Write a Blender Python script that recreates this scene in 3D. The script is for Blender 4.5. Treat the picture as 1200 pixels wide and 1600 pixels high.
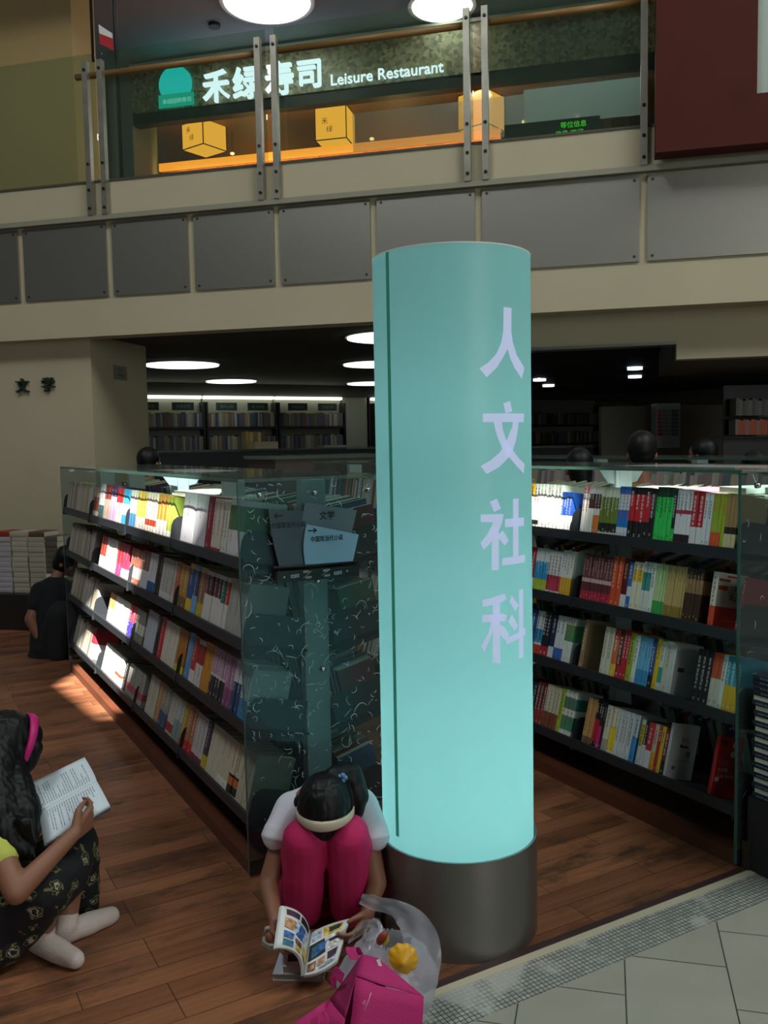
import bpy, bmesh, math, random
from mathutils import Vector, Matrix, noise
random.seed(7)
for o in list(bpy.data.objects): bpy.data.objects.remove(o, do_unlink=True)
SC = bpy.context.scene
COL = SC.collection
V = Vector
R = math.radians
# ------------------------------------------------------------------ camera
FPX = 1378.1
RIGHT = V((0.8690, -0.4946, -0.0184)); DOWN = V((-0.0538, -0.0576, -0.9969)); FWD = V((0.4921, 0.8671, -0.0767))
FWD.normalize(); RIGHT = (RIGHT - FWD * RIGHT.dot(FWD)).normalized(); DOWN = FWD.cross(RIGHT)
CAM = V((0, 0, 1.5))
cd = bpy.data.cameras.new('camera'); cam = bpy.data.objects.new('camera', cd); COL.objects.link(cam)
cd.sensor_fit = 'HORIZONTAL'; cd.sensor_width = 36; cd.lens = FPX * 36 / 1200; cd.clip_start = .05; cd.clip_end = 200
cam.matrix_world = Matrix(((RIGHT.x, -DOWN.x, -FWD.x, 0), (RIGHT.y, -DOWN.y, -FWD.y, 0), (RIGHT.z, -DOWN.z, -FWD.z, 1.5), (0, 0, 0, 1)))
SC.camera = cam
# ------------------------------------------------------------------ world, sun, daylight, exposure
SC.view_settings.view_transform = 'Standard'; SC.view_settings.look = 'None'; SC.view_settings.gamma = 1
SC.view_settings.use_curve_mapping = False
SC.view_settings.exposure = 0.0
w = bpy.data.worlds.new('world'); SC.world = w; w.use_nodes = True
bg = w.node_tree.nodes['Background']; bg.inputs[0].default_value = (.72, .86, 1, 1); bg.inputs[1].default_value = .3
SUN = V((.33, .75, -1))
def lamp(name, kind, loc, energy, color=(1, 1, 1), direction=None, **kw):
    l = bpy.data.lights.new(name, kind); l.energy = energy; l.color = color
    for k, v in kw.items(): setattr(l, k, v)
    o = bpy.data.objects.new(name, l); COL.objects.link(o); o.location = loc
    if direction is not None: o.rotation_euler = V(direction).to_track_quat('-Z', 'Y').to_euler()
    return o
lamp('sun', 'SUN', (-4, -8, 14), 26, (1, .95, .87), SUN, angle=R(.5))
# area lamp in place of an atrium skylight (no opening cut in the roof)
lamp('skylight_daylight', 'AREA', (5.0, -1.2, 9.8), 720, (.93, 1, .95), (-.08, .32, -1), shape='RECTANGLE', size=5.0, size_y=4.0)
lamp('skylight_daylight', 'AREA', (-2.2, 2.4, 9.8), 440, (.93, .98, 1), (.42, -.04, -1), shape='RECTANGLE', size=2.4, size_y=2.4)  # second overhead lamp added to brighten the shelf fronts

# broad fill lamp added behind the camera for faces turned towards it
lamp('entrance_daylight', 'AREA', (4.0, -8.9, 3.2), 340, (.95, 1, .98), (.05, 1, -.02), shape='RECTANGLE', size=9.0, size_y=4.6)

# ------------------------------------------------------------------ helpers
def at(u, v, depth):
    return CAM + (RIGHT * ((u - 600) / FPX) + DOWN * ((v - 800) / FPX) + FWD) * depth
def y_on(u, x, z):                       # where the line x, z = const crosses picture column u
    k = (u - 600) / FPX; a = RIGHT - FWD * k
    return -(a.x * x + a.z * (z - 1.5)) / a.y
NF = V((.691, .723, 0)).normalized(); TF = V((NF.y, -NF.x, 0)); UP = V((0, 0, 1))
def fp(s, d, z): return NF * d + TF * s + V((0, 0, z))
def lin(h):
    h = h.lstrip('#'); c = [int(h[i:i + 2], 16) / 255 for i in (0, 2, 4)]
    return tuple(x / 12.92 if x <= .04045 else ((x + .055) / 1.055) ** 2.4 for x in c) + (1,)
MATS = {}
def mat(name, color, rough=.6, metal=0, emit=None, es=0, vary=0, vscale=8, bump=0, bscale=60, spec=None):
    if name in MATS: return MATS[name]
    m = bpy.data.materials.new(name); m.use_nodes = True; nt = m.node_tree; b = nt.nodes['Principled BSDF']
    c = lin(color); b.inputs['Base Color'].default_value = c
    b.inputs['Roughness'].default_value = rough; b.inputs['Metallic'].default_value = metal
    if spec is not None: b.inputs['Specular IOR Level'].default_value = spec
    if emit: b.inputs['Emission Color'].default_value = lin(emit); b.inputs['Emission Strength'].default_value = es
    if vary or bump:
        tc = nt.nodes.new('ShaderNodeTexCoord'); n = nt.nodes.new('ShaderNodeTexNoise')
        nt.links.new(tc.outputs['Object'], n.inputs['Vector']); n.inputs['Scale'].default_value = vscale; n.inputs['Detail'].default_value = 5
        if vary:
            r = nt.nodes.new('ShaderNodeMapRange'); r.inputs[1].default_value = .3; r.inputs[2].default_value = .7
            r.inputs[3].default_value = 1 - vary; r.inputs[4].default_value = 1 + vary * .4
            nt.links.new(n.outputs['Fac'], r.inputs[0])
            mx = nt.nodes.new('ShaderNodeVectorMath'); mx.operation = 'SCALE'; mx.inputs[0].default_value = c[:3]
            nt.links.new(r.outputs[0], mx.inputs['Scale']); nt.links.new(mx.outputs[0], b.inputs['Base Color'])
        if bump:
            n2 = nt.nodes.new('ShaderNodeTexNoise'); n2.inputs['Scale'].default_value = bscale
            nt.links.new(tc.outputs['Object'], n2.inputs['Vector'])
            bp = nt.nodes.new('ShaderNodeBump'); bp.inputs['Strength'].default_value = bump; bp.inputs['Distance'].default_value = .01
            nt.links.new(n2.outputs['Fac'], bp.inputs['Height']); nt.links.new(bp.outputs[0], b.inputs['Normal'])
    MATS[name] = m; return m
def paper(h): return mat('paper ' + h, h, .55)
def emis(name, color, s):
    if name in MATS: return MATS[name]
    return mat(name, '#000000', .5, emit=color, es=s)
def schlick(nt, f0=.04, top=.75, power=4.5):          # the same from both sides of the pane
    lw = nt.nodes.new('ShaderNodeLayerWeight'); lw.inputs[0].default_value = .5
    p = nt.nodes.new('ShaderNodeMath'); p.operation = 'POWER'; p.inputs[1].default_value = power; nt.links.new(lw.outputs['Facing'], p.inputs[0])
    m = nt.nodes.new('ShaderNodeMath'); m.operation = 'MULTIPLY_ADD'; m.inputs[1].default_value = top; m.inputs[2].default_value = f0; nt.links.new(p.outputs[0], m.inputs[0])
    return m.outputs[0]
def glass(name, tint, haze, hazecol, refl=1.0):
    if name in MATS: return MATS[name]
    m = bpy.data.materials.new(name); m.use_nodes = True; nt = m.node_tree; nt.nodes.clear()
    N = nt.nodes.new; out = N('ShaderNodeOutputMaterial'); tr = N('ShaderNodeBsdfTransparent'); tr.inputs[0].default_value = lin(tint)
    gl = N('ShaderNodeBsdfGlossy'); gl.inputs['Roughness'].default_value = .03; gl.inputs[0].default_value = (refl, refl, refl, 1)
    df = N('ShaderNodeBsdfDiffuse'); df.inputs[0].default_value = lin(hazecol)
    m1 = N('ShaderNodeMixShader'); m1.inputs[0].default_value = haze
    nt.links.new(tr.outputs[0], m1.inputs[1]); nt.links.new(df.outputs[0], m1.inputs[2])
    fr = schlick(nt)
    m2 = N('ShaderNodeMixShader'); nt.links.new(fr, m2.inputs[0]); nt.links.new(m1.outputs[0], m2.inputs[1]); nt.links.new(gl.outputs[0], m2.inputs[2])
    nt.links.new(m2.outputs[0], out.inputs[0]); MATS[name] = m; return m

ORG = {}                                  # world origin of every object whose children are given in world coordinates
def tag(o, label=None, cat=None, group=None, kind=None):
    if label: o['label'] = label
    if cat: o['category'] = cat
    if group: o['group'] = group
    if kind: o['kind'] = kind
    return o
def thing(name, label, cat, loc, group=None):
    o = bpy.data.objects.new(name, None); o.empty_display_size = .05; COL.objects.link(o); o.location = V(loc); ORG[o.name] = V(loc)
    return tag(o, label, cat, group)
def link_mesh(name, me, parent=None, loc=None):
    """me in world coordinates"""
    if parent is not None: org = ORG[parent.name]
    elif loc is not None: org = V(loc)
    else:
        vs = [v.co for v in me.vertices]
        org = V(((min(v.x for v in vs) + max(v.x for v in vs)) / 2, (min(v.y for v in vs) + max(v.y for v in vs)) / 2, min(v.z for v in vs)))
    me.transform(Matrix.Translation(-org))
    o = bpy.data.objects.new(name, me); COL.objects.link(o); ORG[o.name] = org
    if parent is not None: o.parent = parent
    else: o.location = org
    return o
def build(name, bm, mats, parent=None, loc=None, smooth=False, bevel=0):
    if bevel:
        bmesh.ops.bevel(bm, geom=[e for e in bm.edges if len(e.link_faces) == 2 and e.calc_face_angle(0) > .6], offset=bevel, segments=2, affect='EDGES', profile=.6)
    bmesh.ops.recalc_face_normals(bm, faces=bm.faces)
    me = bpy.data.meshes.new(name); bm.to_mesh(me); bm.free()
    if not isinstance(mats, (list, tuple)): mats = [mats]
    for m in mats: me.materials.append(m)
    if smooth:
        for p in me.polygons: p.use_smooth = True
    return link_mesh(name, me, parent, loc)
def struct(o): o['kind'] = 'structure'; return o
def BM(): return bmesh.new()
def box(bm, x0, x1, y0, y1, z0, z1, mi=0, M=None):
    vs = [V((x, y, z)) for x in (x0, x1) for y in (y0, y1) for z in (z0, z1)]
    if M is not None: vs = [M @ v for v in vs]
    b = [bm.verts.new(v) for v in vs]
    for f in ((0, 1, 3, 2), (4, 6, 7, 5), (0, 4, 5, 1), (2, 3, 7, 6), (0, 2, 6, 4), (1, 5, 7, 3)):
        fa = bm.faces.new([b[i] for i in f]); fa.material_index = mi
    return b
def fbox(bm, s0, s1, d0, d1, z0, z1, mi=0):          # box in facade coordinates
    M = Matrix(((TF.x, NF.x, 0, 0), (TF.y, NF.y, 0, 0), (0, 0, 1, 0), (0, 0, 0, 1)))
    return box(bm, s0, s1, d0, d1, z0, z1, mi, M)
def prism(bm, pts, off, mi=0):                       # polygon (world points) extruded by off
    off = V(off); a = [bm.verts.new(V(p)) for p in pts]; b = [bm.verts.new(V(p) + off) for p in pts]; n = len(a)
    fs = [bm.faces.new(a), bm.faces.new(b[::-1])] + [bm.faces.new((a[i], a[(i + 1) % n], b[(i + 1) % n], b[i])) for i in range(n)]
    for f in fs: f.material_index = mi
def basis(axis):
    axis = V(axis).normalized(); t = V((0, 0, 1)) if abs(axis.z) < .9 else V((1, 0, 0))
    a = axis.cross(t).normalized(); return a, axis.cross(a).normalized()
def tube(bm, pts, rad, seg=12, cap=True, mi=0):
    pts = [V(p) for p in pts]; rings = []
    rs = rad if isinstance(rad, (list, tuple)) else [rad] * len(pts)
    a = None
    for i, p in enumerate(pts):
        d = (pts[min(i + 1, len(pts) - 1)] - pts[max(i - 1, 0)]).normalized()
        if a is None: a, b = basis(d)
        else: a = (a - d * a.dot(d)).normalized(); b = d.cross(a).normalized()
        rings.append([bm.verts.new(p + (a * math.cos(2 * math.pi * k / seg) + b * math.sin(2 * math.pi * k / seg)) * rs[i]) for k in range(seg)])
    for i in range(len(rings) - 1):
        for k in range(seg):
            f = bm.faces.new((rings[i][k], rings[i][(k + 1) % seg], rings[i + 1][(k + 1) % seg], rings[i + 1][k])); f.material_index = mi; f.smooth = True
    if cap:
        for r in (rings[0][::-1], rings[-1]): bm.faces.new(r).material_index = mi
def cyl(bm, c, r, z0, z1, seg=64, r2=None, caps=True, mi=0):
    c = V(c); tube(bm, [V((c.x, c.y, z0)), V((c.x, c.y, z1))], [r, r if r2 is None else r2], seg, caps, mi)
def ball(bm, c, r, axes=None, seg=16, mi=0):
    """ellipsoid: r = radius or (ra, rb, rc) along axes (three vectors)"""
    r = (r, r, r) if isinstance(r, (int, float)) else r
    ax = axes or (V((1, 0, 0)), V((0, 1, 0)), V((0, 0, 1)))
    M = Matrix(((ax[0].x * r[0], ax[1].x * r[1], ax[2].x * r[2], c[0]), (ax[0].y * r[0], ax[1].y * r[1], ax[2].y * r[2], c[1]), (ax[0].z * r[0], ax[1].z * r[1], ax[2].z * r[2], c[2]), (0, 0, 0, 1)))
    g = bmesh.ops.create_uvsphere(bm, u_segments=seg, v_segments=max(6, seg * 2 // 3), radius=1, matrix=M)
    for v in g['verts']:
        for f in v.link_faces: f.material_index = mi; f.smooth = True
def caps(bm, p, q, r1, r2, seg=14):                  # tapered capsule
    p, q = V(p), V(q); d = q - p; L = d.length
    if L < 1e-5: return ball(bm, p, r1)
    d /= L; pts, rs = [], []
    for k in range(5): a = math.pi / 2 * (1 - k / 4); pts.append(p - d * r1 * math.sin(a)); rs.append(max(r1 * math.cos(a), r1 * .02))
    for k in range(5): a = math.pi / 2 * k / 4; pts.append(q + d * r2 * math.sin(a)); rs.append(max(r2 * math.cos(a), r2 * .02))
    tube(bm, pts, rs, seg)
def limb(bm, pts, rs):
    for i in range(len(pts) - 1): caps(bm, pts[i], pts[i + 1], rs[i], rs[i + 1])
def remesh(bm, voxel, iters=6):
    me = bpy.data.meshes.new('tmp'); bmesh.ops.recalc_face_normals(bm, faces=bm.faces); bm.to_mesh(me); bm.free()
    o = bpy.data.objects.new('tmp', me); COL.objects.link(o)
    m = o.modifiers.new('r', 'REMESH'); m.mode = 'VOXEL'; m.voxel_size = voxel; m.use_smooth_shade = True
    s = o.modifiers.new('s', 'SMOOTH'); s.factor = .5; s.iterations = iters
    r = bpy.data.meshes.new_from_object(o.evaluated_get(bpy.context.evaluated_depsgraph_get()))
    bpy.data.objects.remove(o, do_unlink=True); bpy.data.meshes.remove(me); return r
def blob(name, bm, m, parent, voxel=.005, iters=6, wrinkle=0, wscale=18, zs=1):
    me = remesh(bm, voxel, iters)
    if wrinkle:
        ns = [v.normal.copy() for v in me.vertices]
        for v, n_ in zip(me.vertices, ns): v.co += n_ * wrinkle * noise.noise(V((v.co.x, v.co.y, v.co.z * zs)) * wscale)
    me.materials.clear(); me.materials.append(m)
    for p in me.polygons: p.use_smooth = True; p.material_index = 0
    me.name = name
    return link_mesh(name, me, parent)
def text_mesh(body, bold=0, extrude=0, cuts=0):
    """flat text of em height 1, centred on the origin in x and y"""
    c = bpy.data.curves.new('txt', 'FONT'); c.body = body; c.offset = bold; c.extrude = extrude; c.align_x = 'CENTER'; c.resolution_u = 4
    o = bpy.data.objects.new('txt', c); COL.objects.link(o)
    me = bpy.data.meshes.new_from_object(o.evaluated_get(bpy.context.evaluated_depsgraph_get()))
    bpy.data.objects.remove(o, do_unlink=True); bpy.data.curves.remove(c)
    xs = [v.co.x for v in me.vertices]; ys = [v.co.y for v in me.vertices]
    me.transform(Matrix.Translation(V((-(min(xs) + max(xs)) / 2, -(min(ys) + max(ys)) / 2, 0))))
    return me, max(xs) - min(xs), max(ys) - min(ys)
def text(name, body, c, xa, ya, m, parent, h=None, wd=None, bold=0, extrude=0, shear=0):
    """text centred at c; h = height of the ink, wd = width of the ink (stretched if both are given)"""
    me, tw, th = text_mesh(body, bold, extrude)
    sy = h / th if h else wd / tw; sx = wd / tw if wd else sy
    xa, ya = V(xa).normalized(), V(ya).normalized(); za = xa.cross(ya); c = V(c)
    me.transform(Matrix(((xa.x * sx, ya.x * sy, za.x, c.x), (xa.y * sx, ya.y * sy, za.y, c.y), (xa.z * sx, ya.z * sy, za.z, c.z), (0, 0, 0, 1))))
    me.materials.append(m); me.name = name
    return link_mesh(name, me, parent)
ORD = 'first second third fourth fifth sixth seventh eighth ninth tenth eleventh twelfth thirteenth fourteenth fifteenth sixteenth seventeenth eighteenth nineteenth twentieth'.split()
# ------------------------------------------------------------------ materials of the building
def node_mat(name):
    m = bpy.data.materials.new(name); m.use_nodes = True; nt = m.node_tree
    return m, nt, nt.nodes['Principled BSDF'], nt.nodes.new, nt.links.new
def wood_floor_mat():
    m, nt, b, N, L = node_mat('plank floor')
    g = N('ShaderNodeNewGeometry'); br = N('ShaderNodeTexBrick'); br.offset = .37; br.offset_frequency = 3; br.squash = 1
    br.inputs['Scale'].default_value = 1; br.inputs['Brick Width'].default_value = .62; br.inputs['Row Height'].default_value = .088
    br.inputs['Mortar Size'].default_value = .0014; br.inputs['Mortar Smooth'].default_value = .3
    br.inputs['Color1'].default_value = lin('#70452e'); br.inputs['Color2'].default_value = lin('#9c6646'); br.inputs['Mortar'].default_value = lin('#1e120c')
    L(g.outputs['Position'], br.inputs['Vector'])
    mp = N('ShaderNodeMapping'); mp.inputs['Scale'].default_value = (3, 45, 1); L(g.outputs['Position'], mp.inputs['Vector'])
    gr = N('ShaderNodeTexNoise'); gr.inputs['Scale'].default_value = 1; gr.inputs['Detail'].default_value = 6; L(mp.outputs[0], gr.inputs['Vector'])
    r1 = N('ShaderNodeMapRange'); r1.inputs[1].default_value = .3; r1.inputs[2].default_value = .75; r1.inputs[3].default_value = .72; r1.inputs[4].default_value = 1.15; L(gr.outputs['Fac'], r1.inputs[0])
    sc = N('ShaderNodeVectorMath'); sc.operation = 'SCALE'; L(br.outputs['Color'], sc.inputs[0]); L(r1.outputs[0], sc.inputs['Scale'])
    # worn, dirty patches
    mp2 = N('ShaderNodeMapping'); mp2.inputs['Scale'].default_value = (1.6, 4.2, 1); L(g.outputs['Position'], mp2.inputs['Vector'])
    st = N('ShaderNodeTexNoise'); st.inputs['Scale'].default_value = 1.5; st.inputs['Detail'].default_value = 7; st.inputs['Roughness'].default_value = .7; L(mp2.outputs[0], st.inputs['Vector'])
    r2 = N('ShaderNodeMapRange'); r2.inputs[1].default_value = .50; r2.inputs[2].default_value = .66; r2.inputs[4].default_value = .8; L(st.outputs['Fac'], r2.inputs[0])
    mx = N('ShaderNodeMix'); mx.data_type = 'RGBA'; L(r2.outputs[0], mx.inputs[0]); L(sc.outputs[0], mx.inputs[6]); mx.inputs[7].default_value = lin('#261f19')
    L(mx.outputs[2], b.inputs['Base Color'])
    r3 = N('ShaderNodeMapRange'); r3.inputs[3].default_value = .30; r3.inputs[4].default_value = .55; L(st.outputs['Fac'], r3.inputs[0]); L(r3.outputs[0], b.inputs['Roughness'])
    bp = N('ShaderNodeBump'); bp.inputs['Strength'].default_value = .25; bp.inputs['Distance'].default_value = .003; bp.invert = True
    L(br.outputs['Fac'], bp.inputs['Height']); L(bp.outputs[0], b.inputs['Normal'])
    return m
def tile_mat(name, c1, c2, mortar, wd, ht, ms, rot=0, shift=(0, 0), offset=.5, rough=.35, patchy=0):
    m, nt, b, N, L = node_mat(name)
    g = N('ShaderNodeNewGeometry'); mp = N('ShaderNodeMapping'); mp.inputs['Rotation'].default_value = (0, 0, rot); mp.inputs['Location'].default_value = (shift[0], shift[1], 0)
    L(g.outputs['Position'], mp.inputs['Vector'])
    br = N('ShaderNodeTexBrick'); br.offset = offset; br.offset_frequency = 2; br.inputs['Scale'].default_value = 1; br.inputs['Brick Width'].default_value = wd; br.inputs['Row Height'].default_value = ht
    br.inputs['Mortar Size'].default_value = ms; br.inputs['Mortar Smooth'].default_value = .1
    br.inputs['Color1'].default_value = lin(c1); br.inputs['Color2'].default_value = lin(c2); br.inputs['Mortar'].default_value = lin(mortar); L(mp.outputs[0], br.inputs['Vector'])
    n = N('ShaderNodeTexNoise'); n.inputs['Scale'].default_value = 5; n.inputs['Detail'].default_value = 6; L(g.outputs['Position'], n.inputs['Vector'])
    r = N('ShaderNodeMapRange'); r.inputs[1].default_value = .3; r.inputs[2].default_value = .7; r.inputs[3].default_value = .9; r.inputs[4].default_value = 1.05; L(n.outputs['Fac'], r.inputs[0])
    sc = N('ShaderNodeVectorMath'); sc.operation = 'SCALE'; L(br.outputs['Color'], sc.inputs[0]); L(r.outputs[0], sc.inputs['Scale']); col = sc.outputs[0]
    if patchy:                                       # grout worn pale in places
        r2 = N('ShaderNodeMapRange'); r2.inputs[1].default_value = .54; r2.inputs[2].default_value = .62; r2.inputs[4].default_value = .8; L(n.outputs['Fac'], r2.inputs[0])
        mx = N('ShaderNodeMix'); mx.data_type = 'RGBA'; L(r2.outputs[0], mx.inputs[0]); L(col, mx.inputs[6]); mx.inputs[7].default_value = lin(c1); col = mx.outputs[2]
    L(col, b.inputs['Base Color']); b.inputs['Roughness'].default_value = rough
    bp = N('ShaderNodeBump'); bp.inputs['Strength'].default_value = .3; bp.inputs['Distance'].default_value = .002; bp.invert = True
    L(br.outputs['Fac'], bp.inputs['Height']); L(bp.outputs[0], b.inputs['Normal'])
    return m
def brushed_mat(name, color, rough, metal, axis_scale):
    m, nt, b, N, L = node_mat(name)
    tc = N('ShaderNodeTexCoord'); mp = N('ShaderNodeMapping'); mp.inputs['Scale'].default_value = axis_scale; L(tc.outputs['Object'], mp.inputs['Vector'])
    n = N('ShaderNodeTexNoise'); n.inputs['Scale'].default_value = 1; n.inputs['Detail'].default_value = 6; L(mp.outputs[0], n.inputs['Vector'])
    r = N('ShaderNodeMapRange'); r.inputs[1].default_value = .3; r.inputs[2].default_value = .7; r.inputs[3].default_value = rough - .025; r.inputs[4].default_value = rough + .025
    L(n.outputs['Fac'], r.inputs[0]); L(r.outputs[0], b.inputs['Roughness']); b.inputs['Base Color'].default_value = lin(color); b.inputs['Metallic'].default_value = metal
    return m
M_CREAM = mat('cream paint', '#b9ae92', .75, vary=.06, vscale=1.5)
M_WOOD = wood_floor_mat()
M_TILE = tile_mat('beige floor tile', '#9d9b8e', '#959386', '#45443f', .385, .281, .0022, rot=0, offset=.5, rough=.3)
M_MOSAIC = tile_mat('pale mosaic', '#a9aaa3', '#8c8f89', '#343536', .0150, .0150, .0015, offset=0, rough=.4, patchy=1)
M_STEEL = brushed_mat('brushed steel panel', '#b4b0a6', .40, .9, (2, 2, 90))
M_BAR = mat('steel bar', '#aaa698', .4, .75, vary=.2, vscale=6)
M_DARKCEIL = mat('dark ceiling paint', '#3a3a36', .8)
M_INT = mat('interior grey wall', '#6d6c62', .85)
M_SLATE = mat('slate grey shelf steel', '#2a2e33', .5, .1)
M_BLACK = mat('black paint', '#141414', .5)
M_GLASS = glass('clear glass', '#e4f2ea', .05, '#8fb8a8')
M_RAILGLASS = glass('rail glass', '#e8f1ea', .06, '#7f9a84')
M_TOPGLASS = glass('shelf top glass', '#dbe8e2', .14, '#a9b4b0', 1)

# ------------------------------------------------------------------ floors
bm = BM(); box(bm, -3, 16, 1.985, 16, -.1, 0); struct(build('floor', bm, M_WOOD))
bm = BM(); box(bm, -3, 16, 1.960, 1.985, -.1, .004); struct(build('trim_1', bm, mat('dark edge strip', '#3b2b2a', .4)))
bm = BM(); box(bm, -3, 16, 1.932, 1.960, -.1, .002); struct(build('trim_2', bm, mat('cream stone strip', '#b3ab95', .5)))
bm = BM(); box(bm, -3, 16, 1.796, 1.932, -.1, 0); struct(build('floor_mosaic', bm, M_MOSAIC))
mt = M_TILE.node_tree; mp = [n for n in mt.nodes if n.type == 'MAPPING'][0]
ang = math.atan2(NF.y, NF.x)                         # bricks run along the facade normal, columns 0.281 wide across it
mp.inputs['Rotation'].default_value = (0, 0, -ang); mp.inputs['Location'].default_value = (-2.558 + .385 * 20, .055 + .281 * 20, 0)
bm = BM(); box(bm, -12, 16, -12, 1.796, -.1, 0); struct(build('floor_tile', bm, M_TILE))

# ------------------------------------------------------------------ roof over the atrium, unseen, its gaps shaped to throw the sun patches
def roof_mask():
    d = SUN
    def up(x, y, z): t = 10 - z; return (x - d.x * t, y - d.y * t)
    holes = [[up(1.08, y, z) for y, z in ((5.25, 1.22), (4.8, 1.36), (3.5, 1.32), (3.3, 1.24), (3.45, 1.10), (3.9, 1.10), (5.25, 1.10))],
             [up(1.08, y, z) for y, z in ((5.19, .99), (4.577, 1.02), (4.30, .93), (4.46, .70), (4.62, .37), (4.80, .15), (5.2, -.3), (6.3, -.55), (6.1, .121), (5.5, .60))],
             [up(2.57, y, z) for y, z in ((3.9, 1.34), (2.87, 1.34), (2.85, 1.08), (3.9, 1.07))],
             [up(x, y, 1.29) for x, y in ((2.72, 2.86), (3.02, 2.80), (3.02, 2.06), (2.72, 2.06))],
             [up(x, y, 1.29) for x, y in ((1.22, 4.6), (1.45, 4.5), (1.45, 3.9), (1.22, 3.8))]]
    c = bpy.data.curves.new('roof', 'CURVE'); c.dimensions = '2D'; c.fill_mode = 'BOTH'; c.extrude = .02
    for pts in [[(-14, -14), (18, -14), (18, 18), (-14, 18)]] + holes:
        s = c.splines.new('POLY'); s.points.add(len(pts) - 1); s.use_cyclic_u = True
        for p, q in zip(s.points, pts): p.co = (q[0], q[1], 0, 1)
    o = bpy.data.objects.new('tmp', c); COL.objects.link(o)
    me = bpy.data.meshes.new_from_object(o.evaluated_get(bpy.context.evaluated_depsgraph_get())); bpy.data.objects.remove(o, do_unlink=True)
    me.transform(Matrix.Translation(V((0, 0, 10)))); me.materials.append(mat('roof paint', '#8a8c88', .8)); me.name = 'ceiling_roof'
    struct(link_mesh('ceiling_roof', me))
roof_mask()
M_ATR = mat('atrium wall paint', '#a49d8c', .8)
for nm, bx in (('wall_atrium_back', (-9, 14, -9.2, -9)), ('wall_atrium_left', (-9.2, -9, -9, 14)), ('wall_atrium_right', (14, 14.2, -9, 1))):
    bm = BM(); box(bm, *bx, 0, 9.9); struct(build(nm, bm, mat('dark hoarding', '#24211c', .8) if 'left' in nm else M_ATR))  # left wall, unseen, darkened so the steel panels mirror something dark

# unseen panes added behind the area lamps: one at the back, two overhead
M_PANE = mat('bright sky glass', '#dfe8ea', .2); M_PANEBARS = mat('window bars', '#55564f', .5)
bm = BM(); box(bm, -.5, 8.5, -8.99, -8.96, .9, 5.5); struct(build('window_3', bm, M_PANE))  # unseen pane added behind the front fill lamp
bm = BM()
for i in range(7): box(bm, -.55 + i * 1.5, -.45 + i * 1.5, -8.98, -8.93, .9, 5.5)
for z in (.9, 3.2, 5.5): box(bm, -.55, 8.55, -8.98, -8.93, z - .04, z + .04)
struct(build('window_4', bm, M_PANEBARS))  # bars of that added pane
for n_, (x, y, a, b_) in enumerate(((5.0, -1.2, 2.5, 2.0), (-2.2, 2.4, 1.2, 1.2))):
    bm = BM(); box(bm, x - a, x + a, y - b_, y + b_, 9.90, 9.94); struct(build('window_%d' % (5 + n_), bm, M_PANE))  # unseen panes added above the overhead fill lamps

# ------------------------------------------------------------------ mezzanine front (facade at 6.8 m along NF)
bm = BM(); fbox(bm, -9, 6, 6.80, 7.00, 2.462, 2.772); fbox(bm, -9, 6, 6.812, 7.00, 2.772, 3.415); fbox(bm, -9, 6, 6.80, 7.02, 3.455, 3.735); struct(build('wall_front', bm, M_CREAM))
bm = BM(); fbox(bm, -9, 6, 6.745, 6.99, 3.415, 3.455); struct(build('trim_3', bm, mat('grey ledge', '#8f8b7a', .6)))
bm = BM(); fbox(bm, -9, 6, 6.79, 7.02, 3.735, 3.752); struct(build('trim_4', bm, mat('dark sill', '#4a4539', .6)))
bm = BM(); fbox(bm, -9, -1.5, 7.0, 20, 2.5, 3.70); fbox(bm, -1.5, 9, 7.25, 20, 2.45, 3.70); struct(build('ceiling', bm, M_DARKCEIL))
# recessed second beam on the right, its aluminium edge, the lower block
bm = BM(); fbox(bm, -1.6, .523, 7.10, 7.25, 2.235, 2.60); fbox(bm, .523, 5, 7.10, 7.25, 2.10, 2.60); fbox(bm, -1.6, 5, 7.0, 7.10, 2.56, 2.60); struct(build('wall_front_beam', bm, M_CREAM))
bm = BM(); fbox(bm, -1.6, .523, 7.085, 7.26, 2.212, 2.235); struct(build('trim_5', bm, mat('aluminium edge', '#9c9a92', .35, .7)))
bm = BM(); fbox(bm, .50, 5, 7.25, 9.0, 2.10, 2.45); struct(build('ceiling_block', bm, mat('grey soffit', '#5b5a52', .8)))
bm = BM()
for i in range(46): fbox(bm, -1.5, .49 + (0 if i < 10 else 6), 7.30 + i * .14, 7.37 + i * .14, 2.33, 2.38)
struct(build('ceiling_slats', bm, M_BLACK))
# bookshop walls
bm = BM(); fbox(bm, -10, -4.378, 6.96, 7.93, 0, 2.50); struct(build('wall_left', bm, M_CREAM))
bm = BM(); box(bm, -4, 15, 14.05, 14.2, 0, 2.5); struct(build('wall_back', bm, M_INT))
bm = BM(); box(bm, 14, 14.2, 1, 14.05, 0, 2.5); struct(build('wall_right', bm, M_INT))
bm = BM(); box(bm, 6.86, 7.33, 13.45, 14.05, 0, 2.5); struct(build('wall_pier', bm, mat('pale pier', '#9a9888', .8)))
bm = BM(); box(bm, 3.0, 15, 13.4, 14.05, 2.31, 2.5); struct(build('trim_6', bm, mat('bulkhead', '#4a4a46', .8)))

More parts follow.
